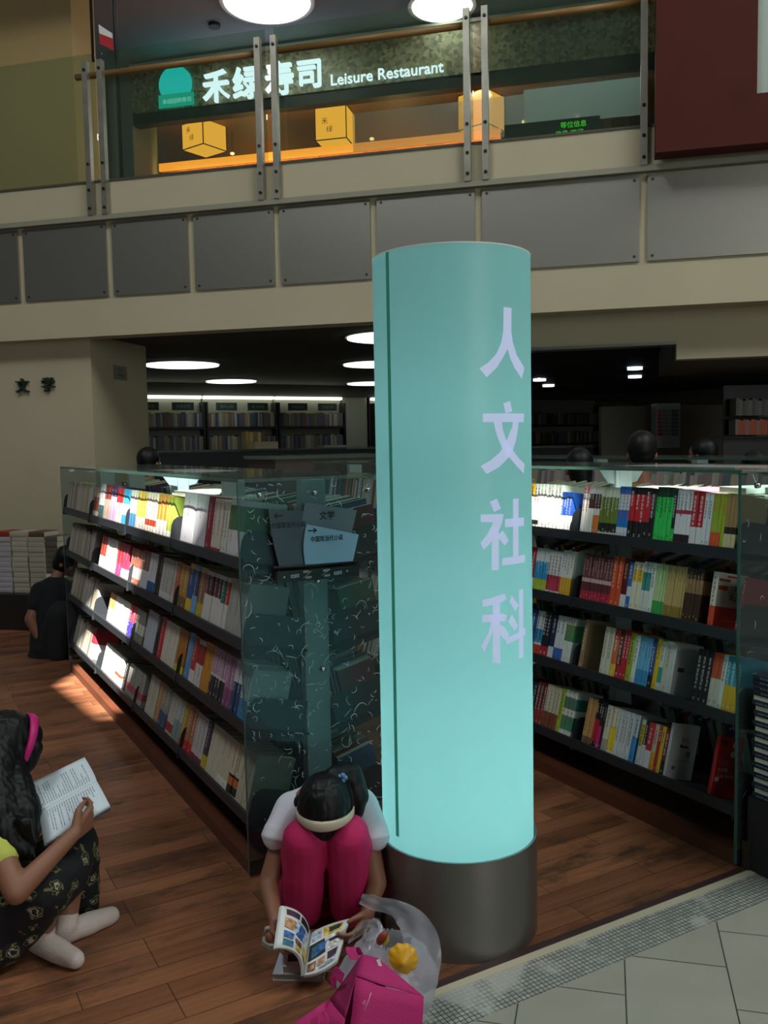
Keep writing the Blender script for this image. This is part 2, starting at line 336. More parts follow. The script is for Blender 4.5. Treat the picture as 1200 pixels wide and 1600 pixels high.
# steel panels under the ledge
joints = [-5.66, -4.905, -4.05, -3.30, -2.55, -1.75, -.93, .265, 1.45, 2.6]
for i in range(len(joints) - 1):
    a, b = joints[i] + .028, joints[i + 1] - .028
    bm = BM(); fbox(bm, a, b, 6.786, 6.811, 2.79, 3.40)
    pos = ('leftmost, cut by the picture edge', 'second from left in the row', 'third from left, just right of the first railing post', 'fourth from left in the row',
           'fifth from left, below the second railing post', 'behind the top left edge of the teal light column', 'behind the top right of the teal light column', 'right of the light column, left of the last railing post', 'at far right under the red board')[i]
    o = build('steel_panel', bm, M_STEEL, bevel=.002)
    tag(o, 'brushed grey steel wall panel, ' + pos, 'panel', 'steel panels along the mezzanine front')
    for s in (a + .035, b - .035):
        for z in (2.825, 3.365):
            k = BM(); c = fp(s, 6.786, z); tube(k, [c, c - NF * .006], [.011, .009], 12); build('screw', k, mat('dark screw', '#55534b', .4, .7), o)

# ------------------------------------------------------------------ railing
rail = thing('glass_railing', 'glass balcony railing with steel posts and wooden handrail on the mezzanine edge', 'railing', fp(-2, 6.78, 3.46))
def post(s, pair):
    for ds in ((-.068, .068) if pair else (0,)):
        k = BM(); fbox(k, s + ds - .024, s + ds + .024, 6.735, 6.785, 3.455, 4.70)
        p = build('post', k, M_BAR, rail, bevel=.003)
        for z in (3.51, 3.66, 3.87, 4.63):
            k = BM(); c = fp(s + ds, 6.735, z); tube(k, [c, c - NF * .012], [.014, .010], 10)
            build('rivet', k, mat('dark rivet', '#3b3a36', .35, .8), p)
for s, pr in ((-4.115, 1), (-2.59, 1), (-.935, 1), (.265, 0)): post(s, pr)
for a, b in ((-4.30, -2.7), (-2.50, -1.03), (-.86, .24), (.29, 2.6)):
    k = BM(); tube(k, [fp(a, 6.80, 4.605), fp(b, 6.80, 4.605)], .026, 14); build('handrail', k, mat('varnished wood rail', '#8a6638', .4), rail)
for a, b in ((-6.2, -4.15), (-4.08, -2.63), (-2.55, -.97), (-.90, .25), (.28, 2.6)):
    k = BM(); fbox(k, a, b, 6.842, 6.854, 3.752, 4.80); build('glass_pane', k, M_RAILGLASS, rail)

# ------------------------------------------------------------------ red board hung before the railing
rb = thing('red_board', 'large dark red wooden board hung over the right end of the railing', 'board', fp(1.2, 6.6, 3.47))
M_RED = mat('dark red stained wood', '#4c1c12', .7, vary=.12, vscale=3, spec=.2)
k = BM(); fbox(k, .335, .985, 6.55, 6.72, 3.475, 5.6); fbox(k, .985, 2.4, 6.55, 6.72, 3.475, 3.80); fbox(k, .985, 2.4, 6.69, 6.72, 3.80, 5.6); build('board', k, M_RED, rb)
k = BM(); fbox(k, .985, 1.06, 6.60, 6.69, 3.81, 5.6); build('frame', k, mat('pale grey frame', '#a9b3ab', .4), rb)['label'] = 'pale grey inner frame'
k = BM(); fbox(k, 1.06, 2.4, 6.62, 6.69, 3.82, 5.6); build('poster', k, mat('dim poster sheet', '#77807a', .3), rb)

# ------------------------------------------------------------------ upper floor: column, wall, ceiling, restaurant
K = 11.5 / 9.3
def rz(z): return 1.5 + (z - 1.5) * K
bm = BM(); fbox(bm, -10, -5.72, 9.0, 9.47, 3.70, 6.9); struct(build('wall_column', bm, mat('ochre paint', '#c8aa74', .8)))
bm = BM(); fbox(bm, -12, -5.19 * K, 11.5, 12.2, 3.70, 6.9); struct(build('wall_upper', bm, mat('grey green paint', '#7e857c', .8)))
bm = BM(); fbox(bm, -14, 9, 7.3, 18, 6.86, 7.0); struct(build('ceiling_upper', bm, mat('grey ceiling', '#a4a9b0', .8)))
def fascia_mat():
    m, nt, b, N, L = node_mat('glittering mosaic fascia')
    tc = N('ShaderNodeTexCoord'); v = N('ShaderNodeTexVoronoi'); v.inputs['Scale'].default_value = 22; L(tc.outputs['Object'], v.inputs['Vector'])
    r = N('ShaderNodeValToRGB'); r.color_ramp.elements[0].color = lin('#55503f'); r.color_ramp.elements[1].color = lin('#b5aa84'); L(v.outputs['Color'], r.inputs[0]); L(r.outputs[0], b.inputs['Base Color'])
    b.inputs['Roughness'].default_value = .35; return m
bm = BM(); fbox(bm, -5.19 * K, 4, 11.5, 11.7, rz(5.27), rz(5.78)); struct(build('wall_restaurant', bm, fascia_mat()))
bm = BM(); fbox(bm, -5.19 * K, 4, 11.47, 11.72, rz(5.765), rz(5.80)); struct(build('trim_7', bm, mat('pale fascia edge', '#b9b8ae', .5)))
bm = BM(); fbox(bm, -5.19 * K, 4, 11.52, 11.68, rz(5.15), rz(5.27)); struct(build('trim_8', bm, mat('dark lintel', '#171310', .5)))
M_BROWN = mat('dark brown wood', '#4a3018', .6, vary=.2, vscale=4)
bm = BM(); fbox(bm, -9, 6, 17, 17.2, 3.7, 6.9); struct(build('wall_upper_back', bm, M_BROWN))
bm = BM(); fbox(bm, -8.5, 5, 12.25, 17, 6.42, 6.46); fbox(bm, -5.19 * K, 5, 11.72, 12.25, 6.42, 6.46); struct(build('ceiling_restaurant', bm, mat('brown ceiling', '#7a5326', .6)))
bm = BM()
for i in range(11):
    fbox(bm, -1.1 + i * .27, -1.0 + i * .27, 13.6, 13.68, 3.705, 6.415)
tag(build('slatted_screen', bm, mat('dark timber slats', '#4c2f20', .6)), 'dark timber slatted screen inside the restaurant, right of the lanterns', 'screen')
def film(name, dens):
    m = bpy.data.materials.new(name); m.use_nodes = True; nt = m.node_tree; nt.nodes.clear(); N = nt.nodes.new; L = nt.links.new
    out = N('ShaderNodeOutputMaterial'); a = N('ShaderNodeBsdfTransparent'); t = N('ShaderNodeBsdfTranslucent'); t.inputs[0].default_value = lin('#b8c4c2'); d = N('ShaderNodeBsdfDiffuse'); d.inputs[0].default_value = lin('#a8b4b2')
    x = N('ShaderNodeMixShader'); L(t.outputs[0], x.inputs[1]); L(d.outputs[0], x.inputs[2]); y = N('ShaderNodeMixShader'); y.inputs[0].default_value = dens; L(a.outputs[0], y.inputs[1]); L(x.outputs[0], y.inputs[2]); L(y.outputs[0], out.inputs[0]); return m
bm = BM(); fbox(bm, -1.0, .42, 11.56, 11.575, rz(4.70), rz(5.06)); struct(build('window_1', bm, film('frosted film', .7)))  # pale film painted in place of a reflection in the glass
bm = BM(); fbox(bm, -2.62 * K, -1.0, 11.56, 11.575, rz(4.62), rz(5.02)); struct(build('window_2', bm, film('light film', .3)))  # thinner film for the fainter part of that reflection
lamp('restaurant_ceiling_lamp', 'AREA', fp(-.6, 12.6, 6.40), 55, (.9, 1, 1), -NF * .5 - UP, shape='RECTANGLE', size=2.6, size_y=.3)  # hidden lamp added only to brighten the reflection film
for s_ in (-5.6, -3.2): lamp('restaurant_lamp', 'POINT', fp(s_, 14.2, 5.6), 26, (1, .62, .25), shadow_soft_size=.15)  # warm point fill added to brighten the restaurant interior
# lit brick counter along the restaurant window
bc = thing('brick_counter', 'brick counter lit amber by a strip light, behind the restaurant window', 'counter', fp(-3.6, 12.35, 3.7))
k12 = 12.2 / 9.3; zc = 1.5 + 3.10 * k12
mb = tile_mat('amber brick', '#b4622a', '#8f4a1c', '#4a2811', .16, .05, .006, rough=.6)
tn = [n for n in mb.node_tree.nodes if n.type == 'MAPPING'][0]; tn.inputs['Rotation'].default_value = (R(-90), 0, 0)
k = BM(); fbox(k, -5.19 * K + .05, -1.10 * K, 12.2, 12.5, 3.705, zc); build('bricks', k, mb, bc)
k = BM(); fbox(k, -5.19 * K + .05, -1.10 * K, 12.13, 12.16, zc - .01, zc + .10); build('strip_light', k, emis('amber tube', '#ff9a2c', 1.5), bc)
lamp('amber_strip_lamp', 'AREA', fp(-3.6, 11.98, zc - .05), 60, (1, .55, .18), NF, shape='RECTANGLE', size=5.2, size_y=.1).rotation_euler = NF.to_track_quat('-Z', 'Y').to_euler()

def onf(u, v, d):
    r = RIGHT * ((u - 600) / FPX) + DOWN * ((v - 800) / FPX) + FWD
    return CAM + r * ((d - CAM.dot(NF)) / r.dot(NF))
# lanterns
M_LAN = emis('lantern paper', '#ffb23e', 1.25); M_LANLINE = mat('lantern frame', '#1d130a', .5)
for i, (u, v, turn, lbl) in enumerate(((319, 211, 37, 'left of the steel railing post pair'), (524, 200, 14, 'below the lettering, middle of the three'), (752, 178, 40, 'behind the third railing post pair'))):
    c = onf(u, v, 12.9); s = .47
    L_ = thing('paper_lantern', 'glowing amber cube paper lantern in the restaurant, ' + lbl, 'lantern', c - V((0, 0, s / 2)), 'paper lanterns in the restaurant')
    ax = (RIGHT * math.cos(R(turn)) - FWD * math.sin(R(turn))); ax.z = 0; ax.normalize(); ay = V((-ax.y, ax.x, 0))
    Mx = Matrix(((ax.x, ay.x, 0, c.x), (ax.y, ay.y, 0, c.y), (0, 0, 1, c.z), (0, 0, 0, 1))); h = s / 2
    k = BM(); box(k, -h, h, -h, h, -h, h, 0, Mx); build('shade', k, M_LAN, L_)
    k = BM(); r = .006
    for a in (-h, h):
        for b in (-h, h):
            box(k, a - r, a + r, b - r, b + r, -h, h, 0, Mx); box(k, a - r, a + r, -h, h, b - r, b + r, 0, Mx); box(k, -h, h, a - r, a + r, b - r, b + r, 0, Mx)
    build('frame', k, M_LANLINE, L_)
    k = BM(); tube(k, [c + V((0, 0, h)), V((c.x, c.y, 6.43))], .008, 6); build('cord', k, M_LANLINE, L_)
    for j, (q, yy) in enumerate(((-.09, .03), (-.02, -.09))):
        text('mark', '禾绿'[j], c + ax * q - ay * (h + .003) + V((0, 0, yy)), ax, UP, mat('lantern ink', '#6b3208', .7), L_, h=.09)
# lamps of the upper ceiling
for c, r, lbl in ((V((4.33, 10.25, 6.84)), .52, 'large bright round ceiling lamp above the sushi sign'), (V((6.26, 9.36, 6.84)), .37, 'smaller bright round ceiling lamp above the right end of the lettering')):
    t = thing('ceiling_lamp', lbl, 'lamp', c, 'round lamps of the upper ceiling')
    k = BM(); cyl(k, c, r + .05, c.z - .02, c.z + .02, 48); build('rim', k, mat('lamp rim', '#d8d8d4', .4), t)
    k = BM(); ball(k, V((c.x, c.y, c.z - .02)), (r, r, .07), seg=40); build('diffuser', k, emis('lamp diffuser', '#fbfff4', 5), t)
for (u, v), lbl in (((612, 87), 'above the right half of the lettering'), ((335, 40), 'unlit, left of the large round lamp')):
    r = RIGHT * ((u - 600) / FPX) + DOWN * ((v - 800) / FPX) + FWD; c = CAM + r * (5.34 / r.z)
    k = BM(); cyl(k, c, .075, c.z - .02, c.z + .02, 24)
    tag(build('downlight', k, emis('small downlight', '#e8f4ff', 1.0) if u > 500 else M_BLACK), 'small round ceiling downlight, ' + lbl, 'downlight', 'downlights of the upper ceiling')
for u, v in ((388, 163), (363, 240), (228, 253), (581, 217), (784, 157), (819, 190), (902, 181)):
    c = onf(u, v, 13.2); k = BM(); ball(k, c, (.035, .035, .022)); sp_ = build('spotlight', k, emis('warm spot', '#ffd58a', 3)); k = BM(); tube(k, [c + UP * .02, V((c.x, c.y, 6.425))], .004, 6); build('stem', k, M_BLACK, sp_)
    tag(sp_, 'tiny warm spotlight in the restaurant, ' + {388: 'above the counter near the first post pair', 363: 'right beside the first lantern', 228: 'at the far left of the brick counter', 581: 'right of the middle lantern', 784: 'upper right of the third lantern', 819: 'lower right of the third lantern', 902: 'before the slatted screen, rightmost'}[u], 'light', 'spotlights in the restaurant')
# restaurant sign
rs = thing('restaurant_sign', 'lit restaurant sign, white letters and a round teal emblem on the dark fascia', 'sign', fp(-3.9, 11.45, rz(5.3)))
EW = emis('white sign letters', '#dff2ff', 1.6); ET = emis('teal emblem', '#22c9c4', .95); EG = emis('green banner', '#18b59a', .8)
def fk(u, v, d=11.44): return onf(u, v, d)
for ch, (u0, u1, v) in zip('禾绿寿司', ((317, 358, 135), (364, 406, 129), (414, 458, 122), (465, 501, 116))):
    me_c = fk((u0 + u1) / 2, v); wdt = (fk(u1, v) - fk(u0, v)).length
    text('letter', ch, me_c, TF, UP, EW, rs, h=wdt * 1.08, wd=wdt, bold=.011, extrude=.03)
a, b = fk(517, 124), fk(693, 105)
text('lettering', 'Leisure Restaurant', (a + b) / 2, TF, UP, EW, rs, wd=(b - a).dot(TF), bold=.008, extrude=.01)
c = fk(273, 131); rad = (fk(299, 131) - fk(249, 131)).length / 2
k = BM(); tube(k, [c, c + NF * .04], rad, 48); build('emblem', k, ET, rs)
c = fk(276, 157); wdt = (fk(303, 157) - fk(249, 157)).length
k = BM(); fbox(k, c.dot(TF) - wdt / 2, c.dot(TF) + wdt / 2, 11.415, 11.44, c.z - .085, c.z + .085); bn = build('banner', k, EG, rs, bevel=.010)
text('banner_text', '禾绿回转寿司', fk(276, 157, 11.408), TF, UP, emis('banner letters', '#9ff5e0', .9), rs, wd=wdt * .82)
# green LED board
c = onf(896, 200, 11.50); lb = thing('led_board', 'small black notice screen with green characters at the restaurant window', 'sign', c - V((0, 0, .12)))
k = BM(); fbox(k, c.dot(TF) - .85, c.dot(TF) + .32, 11.50, 11.54, c.z - .22, c.z + .12); build('screen', k, M_BLACK, lb)
for j, (t_, q) in enumerate((('等位信息', .045), ('信息 欢迎', -.055))): text('led_text', t_, c + V((0, 0, q)) - NF * .008 + TF * (-.05 * j), TF, UP, emis('led green', '#46e02a', 1.0), lb, h=.075)
# pole, cable and little flag at the upper left
k = BM(); tube(k, [onf(190, 278, 7.6), V((onf(190, 278, 7.6).x, onf(190, 278, 7.6).y, 6.86))], .018, 10); tag(build('pole', k, M_BLACK), 'thin dark pole right of the leftmost railing post', 'pole')
p = fp(-4.115, 6.77, 4.70); k = BM(); tube(k, [p, V((p.x, p.y, 10))], .012, 8); tag(build('cable', k, M_BLACK), 'thin dark cable rising from the leftmost railing post', 'cable')
fl = thing('pennant', 'small white and red paper flag hanging beside the leftmost railing post', 'flag', onf(165, 78, 6.76))
for nm, pts, m in (('white_half', ((154, 38), (175, 52), (176, 60), (155, 52)), paper('#d8d6d0')), ('red_half', ((155, 52), (176, 60), (177, 79), (156, 68)), paper('#b02028'))):
    k = BM(); prism(k, [onf(u, v, 6.76) for u, v in pts], NF * .004); build(nm, k, m, fl)

# ------------------------------------------------------------------ bookshop ceiling lights, wall letters, notice
for (x, y, r), lbl in zip(((3.17, 10.38, .43), (4.63, 12.73, .37), (4.17, 7.13, .42), (5.38, 9.57, .42), (6.95, 12.6, .38)),
                          ('largest at left, beside the pale wall', 'second from left, above the back shelves', 'nearest, its edge beside the light column top', 'second one beside the teal light column', 'lowest one beside the teal light column')):
    c = V((x, y, 2.49)); t = thing('ceiling_light', 'round white bookshop ceiling light, ' + lbl, 'ceiling light', c, 'round ceiling lights of the bookshop')
    k = BM(); cyl(k, c, r + .02, 2.485, 2.5, 48); build('rim', k, mat('white rim', '#b8b8b2', .5), t)
    k = BM(); cyl(k, c, r, 2.470, 2.485, 48, r2=r); build('diffuser', k, emis('panel light', '#f2fff4', 1.9), t)
for (u, v), lbl in zip(((992, 575), (992, 588), (843, 593), (857, 602)), ('upper of the pair near the right corner', 'lower of the pair near the right corner', 'upper of the pair beside the light column', 'lower of the pair beside the light column')):
    r = RIGHT * ((u - 600) / FPX) + DOWN * ((v - 800) / FPX) + FWD; c = CAM + r * (.82 / r.z)
    k = BM(); cyl(k, c, .085, c.z - .02, c.z + .02, 24); tag(build('downlight', k, emis('cool downlight', '#dfeeff', 2.2)), 'small downlight in the dark slatted ceiling, ' + lbl, 'downlight', 'downlights in the slatted ceiling')
wl = thing('wall_lettering', 'two dark raised Chinese characters on the cream wall at left', 'lettering', fp(-4.94, 6.955, 2.0))
for ch, s in (('文', -5.063), ('学', -4.80)): text('character', ch, fp(s, 6.950, 2.083), TF, UP, mat('dark green letters', '#1d2a20', .5), wl, h=.125, bold=.008, extrude=.03)
nt_ = thing('wall_notice', 'small pale notice sheet high on the shaded side of the cream wall', 'notice', fp(-4.37, 7.5, 2.1))
def side(d, z): return fp(-4.378, d, z)
k = BM(); prism(k, [side(7.32, 2.14), side(7.55, 2.14), side(7.55, 2.27), side(7.32, 2.27)], TF * .006); build('sheet', k, paper('#7f7d70'), nt_)
for j, t_ in enumerate(('请勿', '大声喧哗')):
    text('notice_text', t_, side(7.435, 2.232 - .05 * j) + TF * .008, NF, UP, paper('#3a3a34'), nt_, h=.03)
# ------------------------------------------------------------------ bookcases
LIPS = (.175, .500, .795, 1.080); TILT = (15, 13, 11, 9); UW = .57
LEVEL = ('bottom', 'third', 'second', 'top')
M_GREENEDGE = mat('green glass edge', '#3c5f54', .3)
M_PLINTH = mat('reddish wood plinth', '#5d3320', .5, vary=.15, vscale=6)
M_POST = mat('grey post steel', '#b4bcbe', .6, 0)
M_CHROME = mat('chrome', '#c8c8c4', .2, 1)
M_ETCH = glass('etched end glass', '#dfe8e8', .06, '#86989c', .55)  # grey diffuse share paints the reflection haze into the pane
def bookcase(name, label, x0, y0, bounds, simple=False):
    t = thing(name, label, 'bookcase', (x0 + UW / 2, y0, 0), 'double-sided glass and slate bookcases'); y1 = bounds[-1]; xc = x0 + UW / 2
    k = BM(); box(k, x0 + .0, x0 + UW, y0 + .01, y1, .0, .05); build('plinth', k, M_PLINTH, t)
    k = BM(); box(k, x0 - .004, x0 + UW + .004, y0 - .006, y1 + .012, 1.379, 1.391); g = build('glass_top', k, M_TOPGLASS, t)
    k = BM(); box(k, x0 - .006, x0 - .004, y0 - .006, y1 + .012, 1.3795, 1.3905); build('glass_edge', k, M_GREENEDGE, g)
    for ye, far in ((y0 - .006, 0), (y1, 1)):
        k = BM(); box(k, x0 - .006, x0 + UW + .006, ye, ye + .012, .012, 1.378); p = build('end_panel', k, M_ETCH, t)
        k = BM(); box(k, x0 - .0075, x0 - .006, ye, ye + .012, .012, 1.378); build('glass_edge', k, M_GREENEDGE, p)
        if not far:
            for bx, bz in ((.068, 1.335), (.275, 1.333), (.488, 1.335), (.278, 1.022), (.29, .70)):
                k = BM(); tube(k, [V((x0 + bx, ye, bz)), V((x0 + bx, ye - .014, bz))], [.010, .008], 16); ball(k, V((x0 + bx, ye - .014, bz)), (.008, .004, .008), seg=10); build('bolt', k, M_CHROME, p)
    for yb in bounds:
        yy = min(max(yb, bounds[0] + .04), bounds[-1] - .04)
        k = BM(); box(k, xc - .047, xc + .047, yy - .02, yy + .02, .05, 1.379); build('post', k, M_POST, t)
    for side in (-1, 1):
        xf = x0 if side < 0 else x0 + UW
        for zl, ti in zip(LIPS, TILT):
            tn = math.tan(R(ti))
            def P(q, y, z): return V((xf - side * q, y, z))
            k = BM(); ya, yb = bounds[0] + .006, bounds[-1] - .002
            prism(k, [P(0, ya, zl), P(.012, ya, zl), P(.24, ya, zl + .018 - .24 * tn), P(.24, ya, zl + .026 - .24 * tn), P(.012, ya, zl + .026), P(.011, ya, zl + .040), P(0, ya, zl + .040)], (0, yb - ya, 0))
            sh = build('shelf', k, M_SLATE, t)
            if simple: continue
            for yb in bounds:
                yy = min(max(yb, bounds[0] + .012), bounds[-1] - .012)
                ct, st = math.cos(R(ti)), math.sin(R(ti))
                def Q(q, h): return P(q * ct + h * st, yy - .002, zl + .012 + h * ct - q * st)
                k = BM(); pts = [Q(-.006, -.02), Q(-.006, .085)] + [Q(-.006 + .04 * (1 - math.cos(R(a))), .085 + .04 * math.sin(R(a))) for a in (30, 60, 90)] + [Q(.218, .125), Q(.218, -.02)]
                prism(k, pts, (0, .004, 0)); build('divider', k, M_SLATE, sh)
    return t
YB_L = [2.83, 3.675, 4.47, 5.36, 6.20]; YB_R = [2.0, 2.85, 3.70, 4.55, 5.40]
XL, XR = 1.045, 2.53
caseL = bookcase('bookcase', 'long low bookcase at left with an etched glass end panel, beside the squatting girl', XL, 2.83, YB_L)
caseR = bookcase('bookcase', 'low glass-topped bookcase at right of the teal light column', XR, 2.0, YB_R)
case3 = bookcase('bookcase', 'dim low bookcase behind the right one, only its glass top and upper books seen', 4.02, 2.0, [2.0, 2.85, 3.70, 4.55, 5.40, 6.25], True)
# etched hair-like strokes in the near glass of the left bookcase
def etch(panel, x0, y, n, seed):
    rnd = random.Random(seed); k = BM()
    for i in range(n):
        x = x0 + rnd.uniform(.01, .555); z = .05 + 1.32 * rnd.random(); a = rnd.uniform(0, 6.28); kv = rnd.uniform(-1.5, 1.5); L = rnd.uniform(.012, .046); wd = rnd.uniform(.0006, .0013)
        if rnd.random() < .12: L *= 2.2; kv *= .8
        prev = None; N_ = 9
        for j in range(N_ + 1):
            s = math.sin(math.pi * (j + .4) / (N_ + .8)); nx, nz = -math.sin(a), math.cos(a)
            pr = (k.verts.new((x + nx * wd * s, y, z + nz * wd * s)), k.verts.new((x - nx * wd * s, y, z - nz * wd * s)))
            if prev: k.faces.new((prev[0], pr[0], pr[1], prev[1]))
            prev = pr; x += math.cos(a) * L / N_; z += math.sin(a) * L / N_; a += kv * 3.2 / N_ + rnd.uniform(-.35, .35)
            x = min(max(x, x0 + .003), x0 + .566); z = min(max(z, .02), 1.372)
    o = build('etched_strokes', k, mat('etched stroke', '#c8d6d2', .7), panel); o['kind'] = 'stuff'
ep = [c for c in caseL.children if c.name.startswith('end_panel')]
etch(ep[0], XL, 2.83 - .0066, 340, 3)
ep = [c for c in caseR.children if c.name.startswith('end_panel')]
etch(ep[0], XR, 2.0 - .0066, 60, 4)

# ------------------------------------------------------------------ books
BOOKMESH = {}
PAGES = mat('page block', '#d3ccb8', .8)
def book_mesh(t, h, d, bands, ink, variant=0):
    key = (round(t, 4), round(h, 4), round(d, 4), bands, ink, variant)
    if key in BOOKMESH: return BOOKMESH[key]
    rnd = random.Random(str(key)); bm = bmesh.new(); ms = [PAGES]; ix = {}
    def mi(c):
        if c not in ix: ix[c] = len(ms); ms.append(paper(c))
        return ix[c]
    box(bm, .0012, t - .0012, .003, d - .004, .003, h - .003, 0)
    zs = sorted({0.0, 1.0} | {b[0] for b in bands} | {b[1] for b in bands}); bulge = min(t * .10, .003)
    for a, b in zip(zs[:-1], zs[1:]):
        m = (a + b) / 2; col = [c for z0, z1, c in bands if z0 <= m <= z1][-1]; j = mi(col)
        for x0 in (0, t - .0012): box(bm, x0, x0 + .0012, 0, d, a * h, b * h, j)
        prof = [(0, 0), (t * .18, -bulge * .8), (t * .5, -bulge), (t * .82, -bulge * .8), (t, 0), (t * .82, .0016), (t * .18, .0016)]
        prism(bm, [V((x, y, a * h)) for x, y in prof], (0, 0, (b - a) * h), j)
    if ink and t > .006:                             # title characters down the spine: little strokes
        j = mi(ink); n = rnd.randint(4, 8); cw = min(t * .55, .013); z = h * rnd.uniform(.86, .94); xm = t / 2; yy = -bulge - .0006
        def q(x0, x1, z0, z1):
            f = bm.faces.new([bm.verts.new(p) for p in ((x0, yy, z0), (x1, yy, z0), (x1, yy, z1), (x0, yy, z1))]); f.material_index = j
        for i in range(n):
            for s in range(rnd.randint(2, 3)):
                zz = z - cw * (.15 + .38 * s); q(xm - cw * rnd.uniform(.25, .5), xm + cw * rnd.uniform(.25, .5), zz - cw * .09, zz + cw * .05)
            xx = xm + cw * rnd.uniform(-.2, .2); q(xx - cw * .06, xx + cw * .06, z - cw * .95, z)
            z -= cw * 1.25
        z = h * rnd.uniform(.10, .16)
        for i in range(2): q(xm - cw * .3, xm + cw * .3, z, z + cw * .2); z -= cw * .5
    me = bpy.data.meshes.new('book'); bmesh.ops.recalc_face_normals(bm, faces=bm.faces); bm.to_mesh(me); bm.free()
    for m in ms: me.materials.append(m)
    BOOKMESH[key] = me; return me
def bands(spec):
    """'base' or 'base|0-.4 #hex|...' -> tuple"""
    p = spec.split('|'); r = [(0, 1, p[0])]
    for s in p[1:]:
        a, c = s.split(' '); z0, z1 = a.split('-'); r.append((float(z0), float(z1), c))
    return tuple(r)
NBOOK = 0; LABELS = set(); BOOKS = []
def shelf_matrix(xf, y, lev, side=-1, q=.014, lean=0, yaw=0):
    ti = R(TILT[lev]); zb = LIPS[lev] + .0265 - (q - .012) * math.tan(ti)
    ct, st = math.cos(ti), math.sin(ti)
    X = V((0, side, 0)); Y = V((-side * ct, 0, -st)); Z = V((-side * st, 0, ct))
    M = Matrix(((X.x, Y.x, Z.x, xf - side * q), (X.y, Y.y, Z.y, y), (X.z, Y.z, Z.z, zb), (0, 0, 0, 1)))
    return M @ Matrix.Rotation(lean, 4, 'Y') @ Matrix.Rotation(yaw, 4, 'Z')
def put_book(me, M, label, group, cat='book'):
    global NBOOK
    o = bpy.data.objects.new('book', me); COL.objects.link(o); o.matrix_world = M; ORG[o.name] = M.translation.copy()
    while label in LABELS: raise ValueError('label twice: ' + label)
    LABELS.add(label); tag(o, label, cat, group); NBOOK += 1; BOOKS.append(o); return o
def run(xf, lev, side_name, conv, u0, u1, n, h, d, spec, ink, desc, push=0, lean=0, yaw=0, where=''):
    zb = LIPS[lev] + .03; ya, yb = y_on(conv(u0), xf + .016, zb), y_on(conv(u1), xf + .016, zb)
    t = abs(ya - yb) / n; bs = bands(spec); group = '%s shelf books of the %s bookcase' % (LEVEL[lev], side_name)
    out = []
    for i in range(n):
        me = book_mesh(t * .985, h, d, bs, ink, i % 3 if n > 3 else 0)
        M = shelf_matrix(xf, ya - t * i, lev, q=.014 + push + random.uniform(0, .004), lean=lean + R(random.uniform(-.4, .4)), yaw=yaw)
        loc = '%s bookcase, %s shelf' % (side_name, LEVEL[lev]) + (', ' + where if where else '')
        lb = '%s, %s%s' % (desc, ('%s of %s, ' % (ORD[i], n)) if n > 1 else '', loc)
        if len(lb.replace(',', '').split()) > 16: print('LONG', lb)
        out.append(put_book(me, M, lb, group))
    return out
cR1 = lambda c: 810 + c / 3.077                      # readings taken from enlargements of the photograph
def R_(lev, u0, u1, n, h, spec, ink, desc, d=.15, **kw): return run(XR, lev, 'right', cR1, u0, u1, n, h, d, spec, ink, desc, **kw)
def L_(lev, u0, u1, n, h, spec, ink, desc, d=.15, **kw): return run(XL, lev, 'left', lambda c: c, u0, u1, n, h, d, spec, ink, desc, **kw)
W = '#e4e2da'; K_ = '#16161a'
# right bookcase, top shelf
R_(3, 20, 60, 2, .205, '#efece2|.72-1 #f0b028', K_, 'white book with yellow top')
R_(3, 60, 90, 2, .205, '#efece6|.1-.2 #202020', '#8a2020', 'white book with dark print')
R_(3, 90, 190, 6, .205, '#f3f1ea', '#c9a9b0', 'blank white paperback')
R_(3, 190, 243, 4, .175, '#f0eee8|.42-1 #2456b8', W, 'white book with blue upper half')
R_(3, 293, 322, 2, .210, '#eceae4|.82-1 #d8a0a0', '#b03030', 'white book with small red print')
R_(3, 322, 348, 2, .205, '#e6e2da|.55-.85 #4a2a26', W, 'white book with brown title block')
R_(3, 348, 377, 2, .205, '#e6e2da|.55-.85 #4a2a26|0-.42 #e07c34', W, 'white book with brown block and orange foot')
R_(3, 377, 462, 5, .205, '#6d8230|.8-1 #d8dcc0|.1-.28 #23281c|0-.1 #cfd0b8', W, 'olive green book with pale top')
R_(3, 462, 517, 3, .210, '#2479cc|.55-.85 #d3dfe8|0-.22 #d5dce4', '#b03048', 'blue and white book')
R_(3, 517, 615, 4, .210, '#1a1618|.36-.86 #c41f2b', '#f0e8e0', 'black book with red title block')
R_(3, 615, 640, 1, .205, '#151517|.5-.9 #3b3b3c', W, 'black book beside the green row')
R_(3, 640, 722, 4, .215, '#34c75a|.82-1 #20422c', '#12301c', 'bright green book with dark top')
R_(3, 722, 738, 1, .20, '#1d2320|0-.3 #34b353', W, 'black and green book')
R_(3, 740, 815, 4, .210, '#d8d9da|.56-.63 #c03a5a|0-.2 #2c1418', '#38383c', 'white book with pink band and dark foot')
R_(3, 815, 874, 2, .205, '#b21e28|0-.36 #d8d5d6', '#f2dede', 'red book with white foot')
R_(3, 874, 911, 2, .200, '#d4d8dd', '#46464a', 'plain white spined book')
R_(3, 911, 960, 3, .200, '#97ac30|0-.31 #d8572b', '#c8502a', 'lime book with orange foot')
R_(3, 960, 979, 1, .200, '#9cb32a', '#c8502a', 'all lime book')
R_(3, 979, 1034, 3, .200, '#9c7c4e|.3-.42 #241c12|0-.3 #c9bd8e', None, 'brown wrapped book with cream foot', d=.155)
